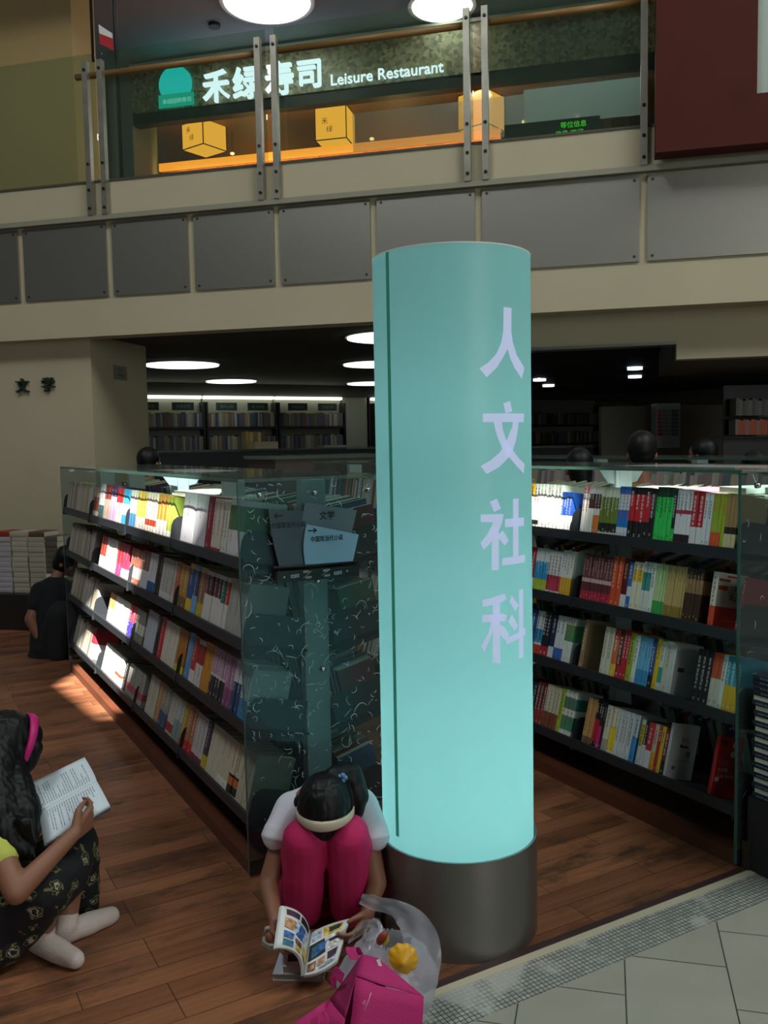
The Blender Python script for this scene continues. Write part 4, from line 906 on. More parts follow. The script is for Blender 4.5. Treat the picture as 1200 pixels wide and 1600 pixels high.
plate('left_plate', [(419, 795), (474, 799)] + curve((474, 799), (464, 842), (475, 887)) + [(437, 889)] + curve((437, 889), (424, 845), (419, 795)), .021, M_SGREY)
plate('right_plate', [(479, 819), (560, 835), (550, 880), (477, 886)] + curve((477, 886), (470, 850), (479, 819)), .026, M_SBLUE)
k = BM(); prism(k, [pS(429, 892, .012), pS(556, 882, .012), pS(556, 898, .012), pS(429, 910, .012)], (0, -.026, 0)); bar = build('base_bar', k, M_BLACK, sg)
k = BM(); tube(k, [pS(427, 888, .026), pS(559, 878, .026)], .006, 10); build('clamp_rod', k, M_BLACK, sg)
xs = (pS(500, 800) - pS(490, 800)).normalized()
INK = mat('sign ink', '#0d1012', .6); WINK = mat('white sign ink', '#c9cfd0', .6)
def stx(body, u, v, off, h, m, wd=None, tilt=0, bold=.02):
    xa = V((math.cos(tilt), 0, math.sin(tilt))); text('lettering', body, pS(u, v, off), xa, V((-xa.z, 0, xa.x)), m, sg, h=h, wd=wd, bold=bold)
stx('文学', 511, 805, .0198, .030, INK)
stx('中国现当代小说', 451, 820, .0248, .021, INK, wd=.128)
stx('中国现当代小说', 511, 841, .0298, .021, INK, wd=.126)
def arrow(u, v, off, s):
    c = pS(u, v, off); k = BM(); L, h, w_ = .017 * s, .010, .0022
    def q(*p): k.faces.new([k.verts.new(c + V((x, 0, z))) for x, z in p])
    q((-L, -w_), (L * .8, -w_), (L * .8, w_), (-L, w_)); 
    q((L * 1.1, 0), (L * .35, h), (L * .15, h * .75), (L * .7, 0)); q((L * 1.1, 0), (L * .7, 0), (L * .15, -h * .75), (L * .35, -h))
    build('arrow', k, INK, sg)
arrow(435, 806, .0248, -1); arrow(488, 829, .0298, 1)
tl = .045
stx('0203', 461, 900, .0385, .012, WINK, tilt=tl); stx('0203', 528, 895, .0385, .012, WINK, tilt=tl)
stx('0033-', 479, 893, .0385, .008, WINK, tilt=tl); stx('-0036', 482, 902, .0385, .008, WINK, tilt=tl); stx('0029-', 510, 891, .0385, .008, WINK, tilt=tl); stx('-0032', 511, 899, .0385, .008, WINK, tilt=tl)
stx('◄', 444, 902, .0385, .008, WINK); stx('►', 543, 892, .0385, .008, WINK)
for u0, v0, u1, v1 in ((474, 903, 487, 892), (503, 899, 516, 889)):
    k = BM(); tube(k, [pS(u0, v0, .0385), pS(u1, v1, .0385)], .0006, 5); build('slash', k, WINK, sg)
# similar plates standing on the posts inside the cases, seen from behind
M_PLATE = mat('pale grey plate back', '#a9b4c0', .5)
for (x, y, w_, nm) in ((XL + UW / 2, 4.45, .22, 'left'), (XR + UW / 2, 2.87, .27, 'right')):
    t = thing('section_sign', 'pale grey fan-shaped section sign on a post under the %s glass top' % nm, 'sign', (x, y, 1.26), 'section signs inside the bookcases')
    k = BM(); prism(k, [V((x - w_ / 2, y - .03, 1.372)), V((x + w_ / 2, y - .03, 1.372)), V((x + w_ * .32, y - .03, 1.315)), V((x, y - .03, 1.30)), V((x - w_ * .32, y - .03, 1.315))], (0, .004, 0)); build('plate', k, M_PLATE, t)
    k = BM(); box(k, x - .028, x + .028, y - .042, y - .031, 1.249, 1.372); build('stem', k, M_PLATE, t)

# ------------------------------------------------------------------ display cube with the pile of books, right edge
dc = thing('display_cube', 'black square display cube at the right edge, carrying a pile of books', 'stand', (2.86, 1.63, 0))
k = BM(); box(k, 2.545, 3.16, 1.22, 1.968, 0, .262); build('cube', k, mat('charcoal laminate', '#1c1f22', .5), dc, bevel=.004)
k = BM(); box(k, 2.538, 2.545, 1.955, 1.985, 0, .10); build('corner_bracket', k, mat('dull steel', '#4a4742', .4, .7), dc)
NAVY = '#161a28'
z = .262; flip = 0; items = []
for i in range(24):
    items.append('page' if (i % 2 == 1 and i < 21) else 'spine')
for i, kind in enumerate(items):
    th = .0188 if kind == 'page' else .0165
    if i >= 20: th = .0170
    me = book_mesh(th, .235, .165, bands('%s|.0-1 %s' % (NAVY, NAVY)), '#8a90a8')
    # lying, spine towards -x (visible) or fore-edge towards -x
    M = Matrix.Translation(V((2.552 + random.uniform(0, .006), 1.725 + random.uniform(-.004, .004), z)))
    if kind == 'spine': M = M @ Matrix(((0, 1, 0, 0), (0, 0, 1, 0), (1, 0, 0, 0), (0, 0, 0, 1)))
    else: M = M @ Matrix(((0, -1, 0, .165), (0, 0, 1, 0), (-1, 0, 0, th), (0, 0, 0, 1)))
    n_ = len(items) - 1 - i
    lb = ('topmost navy book of the pile on the black cube' if n_ == 0 else '%s book from the top of the pile on the black cube, %s outward' % (ORD[n_] if n_ < 20 else ('twenty-' + ORD[n_ - 20]), 'navy spine' if kind == 'spine' else 'pale page edges'))
    top = put_book(me, M, lb, 'pile of navy books on the black cube')
    z += th + .0004
k = BM()
for a, b, c, d in ((.07, .02, .075, .006), (.085, .035, .09, .006), (.10, .05, .08, .006), (.115, .03, .05, .008)):
    pass
k.free()
k = BM(); box(k, .0164, .0170, .03, .11, .02, .10, 0); tm = bpy.data.meshes.new('cover_picture'); k.to_mesh(tm); k.free(); tm.materials.append(paper('#c8ccd2')); ob = bpy.data.objects.new('cover_picture', tm); COL.objects.link(ob); ob.parent = top

# ------------------------------------------------------------------ book stacks on a dark plinth against the cream wall at left
pl = thing('low_plinth', 'low dark plinth along the cream wall at far left, piled with books', 'plinth', fp(-5.2, 6.6, 0))
k = BM(); fbox(k, -6.6, -4.47, 6.33, 6.95, 0, .30); build('body', k, mat('dark plinth', '#1e1a17', .6), pl)
def flat_stack(s, d, z0, n, th, wd, dp, col, lbl, grp, covers=None, shift=.006):
    z = z0
    for i in range(n):
        c = (covers or {}).get(i, col); me = book_mesh(th, wd, dp, bands(c), None)
        X, Y, Z = UP, NF, -TF        # thickness up, depth into the wall
        o_ = fp(s + random.uniform(-shift, shift), d + random.uniform(0, shift), z)
        M = Matrix(((0, NF.x, TF.x, o_.x), (0, NF.y, TF.y, o_.y), (1, 0, 0, o_.z), (0, 0, 0, 1)))
        M = M @ Matrix.Translation(V((0, 0, -wd / 2)))
        put_book(me, M, ('topmost book' if i == n - 1 else 'lowest book' if i == 0 else '%s book from the bottom' % ORD[i]) + ' of ' + lbl, grp); z += th + .0003
G_ = 'book piles against the cream wall'
flat_stack(-5.12, 6.42, .30, 11, .045, .15, .21, '#8e8a82', 'the grey pile with dark marks at the left edge', G_, {1: '#3a3836', 5: '#3a3836', 8: '#4a4844'})
flat_stack(-4.95, 6.42, .30, 12, .043, .145, .21, '#a6a0a6', 'the lilac grey pile second from the left edge', G_, {11: '#8c2a20'})
flat_stack(-4.79, 6.42, .30, 12, .0432, .15, .21, '#a8a290', 'the cream pile in the middle by the wall', G_)
flat_stack(-4.63, 6.42, .30, 12, .043, .145, .21, '#a09a8a', 'the pale pile fourth from the left edge', G_, {11: '#5a4030'})
flat_stack(-4.50, 6.44, .42, 8, .045, .11, .18, '#5a554c', 'the darker pile beside the bookcase end', G_, {0: '#c9c2b0'})
k = BM(); fbox(k, -4.57, -4.48, 6.45, 6.62, .30, .42); tag(build('box', k, mat('white carton', '#b9b3a2', .7)), 'small white carton under the darkest pile by the wall', 'box')

# ------------------------------------------------------------------ back of the shop
for i, (x0, x1, pos) in enumerate(((3.15, 4.38, 'left of three under the strip light'), (4.40, 5.58, 'middle of three under the strip light'), (5.60, 6.82, 'right of three, beside the pale pier'), (7.38, 9.95, 'beyond the pale pier, beside the light column'), (9.97, 12.55, 'in the dim back right of the shop'))):
    t = thing('wall_bookcase', 'dark wall bookcase, ' + pos, 'bookcase', ((x0 + x1) / 2, 13.4, 0), 'wall bookcases at the back')
    k = BM(); box(k, x0, x1, 13.44, 13.46, 0, 2.3)
    build('back_panel', k, mat('pale back panel', '#8a8a80', .8), t)
    for x in (x0, x1 - .03):
        k = BM(); box(k, x, x + .03, 13.25, 13.44, 0, 2.2); build('side_panel', k, M_BLACK, t)
    for z in (.4, .75, 1.08, 1.44, 1.80):
        k = BM(); box(k, x0 + .03, x1 - .03, 13.24, 13.44, z - .02, z + .018); build('shelf', k, M_BLACK, t)
    if i < 4:
        k = BM(); box(k, x0 + .01, x1 - .01, 13.36, 13.43, 2.255, 2.30); build('strip_light', k, emis('strip light', '#fbffe6', 2.4), t)
        for q in ((.28, .72) if i != 3 else (.2, .5)):
            xm = x0 + (x1 - x0) * q; k = BM(); box(k, xm - .17, xm + .17, 13.245, 13.26, 2.07, 2.19); p = build('category_plate', k, mat('dark green plate', '#20302a', .5), t)
            text('plate_text', ('中国文学', '外国文学', '现代小说', '散文随笔')[(i * 2 + int(q > .4)) % 4], V((xm, 13.243, 2.13)), (1, 0, 0), UP, mat('plate ink', '#6a8a7a', .6), t, h=.05)
# dim counters and glass tops in the middle distance
def counter(name, label, x0, x1, y0, y1, z, m, cat='counter'):
    t = thing(name, label, cat, ((x0 + x1) / 2, (y0 + y1) / 2, 0))
    k = BM(); box(k, x0, x1, y0, y1, 0, z - .03); build('body', k, m, t); k = BM(); box(k, x0 - .03, x1 + .03, y0 - .03, y1 + .03, z - .025, z); build('top', k, M_TOPGLASS, t); return t
M_DIM = mat('dim slate', '#2c3032', .6); M_DIMB = mat('dim brown', '#4a3c34', .7)
counter('display_counter', 'long dark counter in front of the back shelves, a carton standing on it', 2.6, 6.6, 10.6, 11.2, 1.47, M_DIM)
counter('display_counter', 'brownish counter just beyond the left glass top, left of the light column', 2.75, 3.9, 6.6, 7.2, 1.42, M_DIMB)
counter('display_counter', 'dim counter across the back at right, people standing before it', 5.0, 9.2, 7.3, 7.9, 1.45, M_DIM)
p = onf(413, 708, 8.99); p = CAM + (RIGHT * ((413 - 600) / FPX) + DOWN * ((710 - 800) / FPX) + FWD) * (10.75 / (RIGHT * ((413 - 600) / FPX) + FWD).y)
bxo = thing('carton', 'pale carton standing on the dark counter before the back shelves', 'box', (p.x, 10.8, 1.47))
k = BM(); box(k, p.x - .16, p.x + .16, 10.7, 10.95, 1.4701, 1.56); build('body', k, mat('pale carton', '#a89c7a', .7), bxo)
for i in range(5):
    k = BM(); xx = p.x - .17 + i * .055; box(k, xx, xx + .05, 11.0, 11.15, 1.4701, 1.70 - .01 * (i % 2), 0)
    o = build('book', k, paper(('#a08a50', '#b89a60', '#8a6a3a', '#b0a070', '#6a4a30')[i])); BOOKS.append(o); tag(o, ('ochre', 'sandy', 'brown', 'pale tan', 'dark brown')[i] + ' book standing upright behind the pale carton on the counter', 'book', 'books standing on the dark counter')
k = BM(); box(k, 5.2, 5.75, 10.75, 11.0, 1.4701, 1.50); tag(build('paper_stack', k, paper('#8c8a80')), 'flat grey stack of papers right of the carton on the dark counter', 'papers')
# lit book display and low partition on the far right
def far(u, v, dep): return at(u, v, dep)
def farbox(name, u0, u1, v0, v1, dep, thick, m, parent=None, zbase=None):
    a, b = far(u0, v1, dep), far(u1, v0, dep); z0 = a.z if zbase is None else zbase
    h = V((RIGHT.x, RIGHT.y, 0)).normalized(); n = V((-h.y, h.x, 0)); c = V((a.x, a.y, 0)); wd = (b - a).dot(h)
    M = Matrix(((h.x, n.x, 0, c.x), (h.y, n.y, 0, c.y), (0, 0, 1, 0), (0, 0, 0, 1)))
    k = BM(); box(k, 0, wd, 0, thick, z0, b.z, 0, M); return build(name, k, m, parent)
pt = thing('partition', 'low grey partition wall beyond the right bookcase', 'partition', far(985, 720, 9.5) * 1)
pt.location.z = 0; ORG[pt.name] = pt.location.copy()
farbox('panel', 940, 1150, 632, 705, 9.5, .12, M_INT, pt, 0); farbox('poster', 962, 990, 633, 648, 9.49, .005, paper('#5a2a26'), pt)
fs = thing('book_display', 'narrow lit display of stacked blue-grey books behind the standing man', 'shelf', far(1043, 700, 9.2))
farbox('frame', 1026, 1061, 630, 700, 9.2, .2, mat('pale frame', '#9fb0ba', .4), fs)
k = None
for r_ in range(8):
    for c_, (a, b) in enumerate(((1028, 1033), (1034, 1049), (1050, 1060))):
        v0 = 634 + r_ * 6; o = farbox('book', a, b, v0, v0 + 5, 9.17, .028, paper(('#a03a60', '#8a96a0', '#5a6e86')[c_]), None); BOOKS.append(o)
        tag(o, '%s book, %s from the top of the %s pile in the lit display' % (('pink', 'pale grey', 'slate blue')[c_], ORD[r_], ('narrow left', 'middle', 'right')[c_]), 'book', 'books in the lit display')
rsf = thing('wall_bookcase', 'dark bookcase at the right picture edge with a row of orange books', 'bookcase', far(1175, 700, 7.6))
rsf.location.z = 0; ORG[rsf.name] = rsf.location.copy()
farbox('back_panel', 1130, 1290, 600, 705, 7.8, .02, M_BLACK, rsf, 0); farbox('shelf', 1130, 1290, 680, 684, 7.6, .2, M_BLACK, rsf); farbox('shelf', 1130, 1290, 650, 653, 7.6, .2, M_BLACK, rsf)
for i in range(12):
    o = farbox('book', 1149 + i * 4.2, 1152.6 + i * 4.2, 655 + (i % 3), 679.4, 7.6, .15, paper('#b8562c' if i % 4 else '#8a8078')); BOOKS.append(o); tag(o, '%s book from the left in the orange row at the right edge' % ORD[i], 'book', 'orange books at the right edge')
for i in range(10):
    o = farbox('book', 1150 + i * 5, 1154.4 + i * 5, 622 + (i * 7 % 5), 649.4, 7.6, .15, paper(('#5a5650', '#6a6660', '#48444a')[i % 3])); BOOKS.append(o); tag(o, '%s dim book from the left above the orange row' % ORD[i], 'book', 'dim books at the right edge')
# ------------------------------------------------------------------ people
RH = V((FWD.y, -FWD.x, 0)).normalized(); BH = V((FWD.x, FWD.y, 0)).normalized()      # to the viewer's right; away from the viewer
M_SKIN = mat('tanned skin', '#8a5d46', .55, vary=.05, vscale=12)
M_SKINP = mat('fair skin', '#b98e76', .55)
M_HAIR = mat('black hair', '#08080a', .5, spec=.3)
M_LIP = mat('lips', '#8a4a42', .5); M_EYE = mat('eye white', '#d8d4cc', .3); M_IRIS = mat('dark iris', '#1a120e', .2)
def head(bm, c, up, face, s=1.0, neck_to=None):
    right = face.cross(up).normalized(); ax = (right, up, face); c = V(c)
    ball(bm, c + up * .012 * s, (.068 * s, .080 * s, .084 * s), ax); ball(bm, c - up * .042 * s + face * .022 * s, (.054 * s, .062 * s, .060 * s), ax)
    caps(bm, c - up * .085 * s + face * .055 * s, c - up * .088 * s + face * .062 * s, .022 * s, .018 * s)
    caps(bm, c - up * .012 * s + face * .078 * s, c - up * .040 * s + face * .094 * s, .007 * s, .0115 * s)
    for q in (-1, 1):
        ball(bm, c + right * q * .070 * s - up * .022 * s - face * .006 * s, (.010 * s, .028 * s, .018 * s), ax)
        ball(bm, c + right * q * .032 * s - up * .035 * s + face * .058 * s, (.022 * s, .020 * s, .018 * s), ax)
    if neck_to is not None: caps(bm, c - up * .055 * s - face * .022 * s, neck_to, .040 * s, .045 * s)
def face_parts(c, up, face, parent, s=1.0):
    right = face.cross(up).normalized(); ax = (right, up, face); c = V(c)
    for q in (-1, 1):
        e = c + right * q * .030 * s - up * .012 * s + face * .074 * s
        k = BM(); ball(k, e, (.013 * s, .007 * s, .008 * s), ax, 14); ob = build('eye', k, M_EYE, parent, smooth=True)
        k = BM(); ball(k, e + face * .0055 * s, (.0055 * s, .0055 * s, .004 * s), ax, 10); build('iris', k, M_IRIS, ob, smooth=True)
        k = BM(); tube(k, [e + up * .017 * s - right * q * .014 * s, e + up * .021 * s + face * .004 * s, e + up * .016 * s + right * q * .016 * s - face * .006 * s], [.0015, .0025, .0012], 6); build('eyebrow', k, M_HAIR, parent, smooth=True)
    k = BM(); ball(k, c - up * .066 * s + face * .078 * s, (.019 * s, .007 * s, .007 * s), ax, 12); build('mouth', k, M_LIP, parent, smooth=True)
def hand(bm, wrist, d, p, t, s=1.0, curl=(.35, .5, .4), spread=.06, thumb=.6):
    """d towards the fingertips, p the way the palm looks, t the thumb side"""
    d = V(d).normalized(); p = V(p); p = (p - d * p.dot(d)).normalized(); t = V(t); t = (t - d * t.dot(d) - p * t.dot(p)).normalized(); w = V(wrist)
    for i, ln in enumerate((.92, 1.0, .95, .76)):
        off = (1.5 - i) * .0175 * s; base = w + d * (.078 if i < 3 else .070) * s + t * off
        caps(bm, w + d * .012 * s + t * off * .55, base, .0150 * s, .0115 * s)
        dd = (d + t * (1.5 - i) * spread).normalized(); a = base; ang = 0
        for L_n, c_, r1, r2 in zip((.036, .025, .020), curl, (.0088, .0080, .0074), (.0080, .0074, .0062)):
            ang += c_ * (1 + .08 * i); q = dd * math.cos(ang) + p * math.sin(ang); b = a + q * L_n * ln * s; caps(bm, a, b, r1 * s, r2 * s, 10); a = b
    a = w + d * .022 * s + t * .022 * s; b = a + (d * .55 + t * .75 + p * .25).normalized() * .034 * s
    caps(bm, w + d * .01 * s + t * .012 * s, b, .016 * s, .0115 * s)
    c_ = b + (d * .9 + t * .15 + p * thumb).normalized() * .027 * s; caps(bm, b, c_, .0105 * s, .009 * s, 10)
    e = c_ + (d * .9 - t * .1 + p * thumb).normalized() * .020 * s; caps(bm, c_, e, .009 * s, .0072 * s, 10)
def band_strip(c, a, b, ra, rb, wdir, width, t0, t1, th=.003, n=40):
    k = BM(); rows = []
    for i in range(n + 1):
        t = t0 + (t1 - t0) * i / n; dirv = a * math.cos(t) + b * math.sin(t); pt = c + a * ra * math.cos(t) + b * rb * math.sin(t); wd = width * (.55 + .45 * math.sin(math.pi * i / n))
        rows.append([k.verts.new(pt + wdir * wd / 2), k.verts.new(pt + dirv * th + wdir * wd * .3), k.verts.new(pt + dirv * th - wdir * wd * .3), k.verts.new(pt - wdir * wd / 2)])
    for r0, r1 in zip(rows, rows[1:]):
        for j in range(3): k.faces.new((r0[j], r0[j + 1], r1[j + 1], r1[j])).smooth = True
        k.faces.new((r0[3], r0[0], r1[0], r1[3]))
    return k
def ground(o, z=.003):
    for v in o.data.vertices:
        if v.co.z + ORG[o.name].z < z: v.co.z = z - ORG[o.name].z

# --- girl squatting with her head bowed over a comic
HC = at(508, 1258, 2.62); HUP = (-BH * .99 - UP * .10).normalized(); HFACE = (-UP * .99 + BH * .10).normalized()
g1 = thing('person', 'squatting child in white T-shirt, pink trousers and cream hairband, head bowed over a comic', 'person', V((1.10, 2.42, 0)))
sl, sr = at(456, 1264, 2.74), at(564, 1258, 2.74); nb = at(509, 1240, 2.76)
el, er = at(419, 1380, 2.66), at(589, 1380, 2.64); wl_, wr_ = at(430, 1436, 2.535), at(573, 1428, 2.60)
pel = at(510, 1400, 2.93); kl, kr = at(476, 1312, 2.60), at(544, 1308, 2.60); al, ar = at(472, 1420, 2.70), at(546, 1414, 2.71)
hl, hr = pel - RH * .075, pel + RH * .075
b = BM(); head(b, HC, HUP, HFACE, .98, nb)
limb(b, [pel, at(508, 1310, 2.90), nb], [.085, .085, .055]); limb(b, [sl, nb, sr], [.045, .05, .045])
limb(b, [sl, el, wl_], [.038, .030, .021]); limb(b, [sr, er, wr_], [.038, .030, .021])
limb(b, [hl, kl, al], [.065, .048, .030]); limb(b, [hr, kr, ar], [.065, .048, .030])
tl_, tr_ = at(424, 1466, 2.66), at(580, 1456, 2.70)
for a_, t_ in ((al, tl_), (ar, tr_)):
    he = V((a_.x, a_.y, .032)) + BH * .02; t2 = V((t_.x, t_.y, .024)); limb(b, [a_, he], [.030, .030]); limb(b, [he, he.lerp(t2, .6), t2], [.030, .030, .020])
hand(b, wl_, at(440, 1478, 2.50) - wl_, RH - BH * .5, -BH * .6 + RH * .5, .86, (.5, .7, .5))
hand(b, wr_, at(556, 1462, 2.545) - wr_, -RH - BH * .2, -BH, .86, (.45, .6, .5))
blob('body', b, M_SKIN, g1, .0042, 5)
face_parts(HC, HUP, HFACE, g1, .98)
b = BM(); limb(b, [pel, at(508, 1330, 2.92), at(508, 1262, 2.84), at(509, 1252, 2.76)], [.11, .118, .105, .062])
limb(b, [sl, at(509, 1254, 2.79), sr], [.052, .075, .052]); limb(b, [sl, at(433, 1304, 2.695)], [.054, .047]); limb(b, [sr, at(586, 1304, 2.685)], [.054, .047])
for c0, ax_ in ((at(431, 1310, 2.69), el - sl), (at(588, 1310, 2.68), er - sr)):
    ax_ = ax_.normalized(); tube(b, [c0 - ax_ * .03, c0 + ax_ * .006], [.046, .047], 20)
blob('shirt', b, mat('white cotton', '#d8d5e0', .8), g1, .005, 4, .003, 14)
b = BM(); ball(b, pel, (.12, .12, .10), (RH, BH, UP))
limb(b, [hl, hl.lerp(kl, .6), kl], [.088, .080, .066]); limb(b, [hr, hr.lerp(kr, .6), kr], [.088, .080, .066])
limb(b, [kl, kl.lerp(al, .5), al], [.066, .064, .062]); limb(b, [kr, kr.lerp(ar, .5), ar], [.066, .064, .060])
o = blob('trousers', b, mat('crimson pink cloth', '#bb1759', .8), g1, .005, 4, .004, 16)
b = BM(); ball(b, HC + HUP * .012 - HFACE * .012, (.081, .092, .094), (RH, HUP, HFACE)); ball(b, HC + HUP * .040 + HFACE * .050, (.060, .042, .036), (RH, HUP, HFACE))
limb(b, [HC - HFACE * .085 + RH * .03 - HUP * .02, HC - HFACE * .07 + RH * .075 - HUP * .05, HC - HFACE * .01 + RH * .098 - HUP * .03, HC + HFACE * .055 + RH * .094 - HUP * .01], [.030, .038, .033, .012])
for q in (-1, 1): limb(b, [HC + RH * q * .070 - HUP * .02, HC + RH * q * .068 - HUP * .05 + HFACE * .03], [.026, .016])
blob('hair', b, M_HAIR, g1, .0045, 5, .0022, 110, .25)
build('hairband', band_strip(HC + HFACE * .012 + HUP * .004, RH, HUP, .0835, .0985, HFACE, .034, R(-14), R(194), .004), mat('cream hairband', '#c5b8a2', .5), g1)
cl = HC - HFACE * .090 + RH * .052; b = BM()
for i in range(5): ball(b, cl + RH * .010 * math.cos(i * 1.26) - UP * .004 + UP * .008 * math.sin(i * 1.26), (.008, .006, .008), (RH, BH, UP), 10)
build('hair_clip', b, mat('blue glass clip', '#5a86b8', .2), g1, smooth=True)
for a_, t_, nm in ((al, tl_, 'left'), (ar, tr_, 'right')):
    he = V((a_.x, a_.y, 0)) + BH * .045; t2 = V((t_.x, t_.y, 0)); dd = (t2 - he).normalized(); t2 += dd * .022; sd = V((-dd.y, dd.x, 0)); k = BM(); pts = []
    for f, w_ in ((0, .018), (.08, .028), (.35, .028), (.7, .037), (.9, .034), (1, .018)): pts.append((he.lerp(t2, f), w_))
    prism(k, [p_ + sd * w_ for p_, w_ in pts] + [p_ - sd * w_ for p_, w_ in pts[::-1]], (0, 0, .014)); sh = build('sandal', k, mat('pale sole', '#a8a49c', .6), g1)
    for f, hgt in ((.62, .062), (.82, .052)):
        c = he.lerp(t2, f); k = BM(); tube(k, [c + sd * .037 + UP * .008, c + sd * .027 + UP * hgt * .75, c + UP * hgt, c - sd * .027 + UP * hgt * .75, c - sd * .037 + UP * .008], .0075, 8); build('strap', k, mat('white strap', '#c9c6bd', .5), sh)

# --- the open comic and the two books below it
def page_pts(sp_t, sp_b, ct, cb, et, eb, n=12):
    q = lambda a, c, e, t: a * (1 - t) ** 2 + c * 2 * t * (1 - t) + e * t * t
    return [(q(sp_t, ct, et, i / n), q(sp_b, cb, eb, i / n)) for i in range(n + 1)]
def page_block(name, rows, th, m, parent):
    k = BM(); nrm = (rows[-1][0] - rows[0][0]).cross(rows[0][1] - rows[0][0]).normalized()
    if nrm.z < 0: nrm = -nrm
    lay = [[[k.verts.new(a.lerp(b_, j / 6) - nrm * th * s) for j in range(7)] for a, b_ in rows] for s in (0, 1)]
    for i in range(len(rows) - 1):
        for j in range(6):
            k.faces.new((lay[0][i][j], lay[0][i + 1][j], lay[0][i + 1][j + 1], lay[0][i][j + 1])).smooth = True; k.faces.new((lay[1][i][j + 1], lay[1][i + 1][j + 1], lay[1][i + 1][j], lay[1][i][j])).smooth = True
        for j in (0, 6): k.faces.new((lay[0][i][j], lay[1][i][j], lay[1][i + 1][j], lay[0][i + 1][j]))
    for i in (0, len(rows) - 1):
        for j in range(6): k.faces.new((lay[0][i][j], lay[0][i][j + 1], lay[1][i][j + 1], lay[1][i][j]))
    return build(name, k, m, parent), nrm
def on_page(rows, nrm, s, t, lift=.0008):
    x = s * (len(rows) - 1); i = min(int(x), len(rows) - 2); f = x - i; a = rows[i][0].lerp(rows[i + 1][0], f); b_ = rows[i][1].lerp(rows[i + 1][1], f); return a.lerp(b_, t) + nrm * lift
def patch(k, rows, nrm, poly, mi=0, lift=.0008):
    # poly in (s, t); fan-filled on a fine grid so that it follows the curl
    s0, s1 = min(p_[0] for p_ in poly), max(p_[0] for p_ in poly); n = max(1, int((s1 - s0) * 12)); b_ = BM()
    b_.faces.new([b_.verts.new((x, y, 0)) for x, y in poly])
    for i in range(1, n): bmesh.ops.bisect_plane(b_, geom=b_.verts[:] + b_.edges[:] + b_.faces[:], plane_co=(s0 + (s1 - s0) * i / n, 0, 0), plane_no=(1, 0, 0))
    for f in b_.faces:
        nf_ = k.faces.new([k.verts.new(on_page(rows, nrm, v.co.x, v.co.y, lift)) for v in f.verts]); nf_.material_index = mi
    b_.free()
cm = thing('open_comic', 'open full-colour comic book in the squatting child\'s hands', 'book', at(480, 1500, 2.47))
M_PAGE = mat('white page', '#d9d9d8', .6)
Lr = page_pts(at(485, 1460, 2.55), at(474, 1524, 2.41), at(481, 1420, 2.53), at(476, 1478, 2.42), at(440, 1415, 2.50), at(431, 1481, 2.40))
Rr = page_pts(at(485, 1460, 2.55), at(474, 1524, 2.41), at(497, 1447, 2.55), at(500, 1523, 2.41), at(546, 1435, 2.59), at(527, 1501, 2.45))
art = [mat('comic art ' + c, c, .6, vary=.75, vscale=75) for c in ('#20242c', '#3a68b0', '#e0c050', '#b8c8d8', '#2a7a92', '#8a5a48', '#e8e6e0', '#4a2a44', '#d09a70')]
for nm, rows, pats in (('left_pages', Lr, [((.15, .05), (.5, .05), (.5, .22), (.15, .2), 0), ((.55, .06), (.9, .06), (.88, .2), (.55, .2), 7), ((.12, .28), (.6, .24), (.7, .5), (.3, .62), 3), ((.3, .30), (.5, .28), (.62, .6), (.4, .64), 1), ((.62, .3), (.9, .26), (.9, .5), (.7, .55), 8), ((.1, .68), (.35, .66), (.32, .92), (.1, .94), 2), ((.4, .70), (.62, .68), (.6, .80), (.4, .84), 5), ((.66, .62), (.9, .58), (.9, .74), (.68, .76), 1), ((.66, .8), (.9, .78), (.9, .93), (.66, .94), 4), ((.42, .87), (.6, .85), (.58, .94), (.42, .95), 2)]),
                      ('right_pages', Rr, [((.15, .06), (.45, .05), (.45, .26), (.15, .28), 3), ((.5, .05), (.9, .05), (.92, .22), (.5, .25), 2), ((.62, .08), (.9, .07), (.85, .18), (.66, .2), 0), ((.08, .34), (.55, .30), (.6, .62), (.08, .72), 0), ((.18, .42), (.5, .36), (.45, .58), (.2, .66), 4), ((.3, .48), (.62, .36), (.56, .55), (.34, .6), 1), ((.62, .30), (.93, .27), (.93, .58), (.64, .6), 6), ((.66, .36), (.9, .34), (.88, .42), (.68, .44), 0), ((.1, .78), (.36, .74), (.34, .93), (.1, .95), 5), ((.4, .74), (.6, .70), (.6, .84), (.4, .88), 8), ((.66, .66), (.92, .64), (.9, .8), (.68, .82), 7), ((.2, .84), (.3, .80), (.3, .92), (.2, .93), 8), ((.44, .9), (.9, .84), (.9, .92), (.46, .95), 3)])):
    o, nrm = page_block(nm, rows, .008, M_PAGE, cm); k = BM()
    for q, pt in enumerate(pats): patch(k, rows, nrm, pt[:4], pt[4], .0008 + .00025 * q)
    build('comic_panels', k, art, o)
def floor_book(c, rot, wd, dp, th, col, label):
    M = Matrix.Translation(c) @ Matrix.Rotation(rot, 4, 'Z'); t = thing('book', label, 'book', c, 'books lying on the floor under the comic'); nm = 'cover'
    k = BM(); box(k, -wd / 2, wd / 2, -dp / 2, dp / 2, 0, .0012, 0, M); box(k, -wd / 2, wd / 2, -dp / 2, dp / 2, th - .0012, th, 0, M); box(k, wd / 2 - .0012, wd / 2, -dp / 2, dp / 2, 0, th, 0, M); cv = build('cover', k, paper(col), t)
    k = BM(); box(k, -wd / 2 + .003, wd / 2 - .0015, -dp / 2 + .003, dp / 2 - .003, .0014, th - .0014, 0, M); build('pages', k, mat('page edge', '#b9b2a4', .7), t)
    return t, cv, M
az = math.atan2(RH.y, RH.x)
t, cv, M = floor_book(V((.995, 2.275, 0)), az - .08, .145, .20, .019, '#b5b9c4', 'pale grey-white book lying lowest on the floor under the comic')
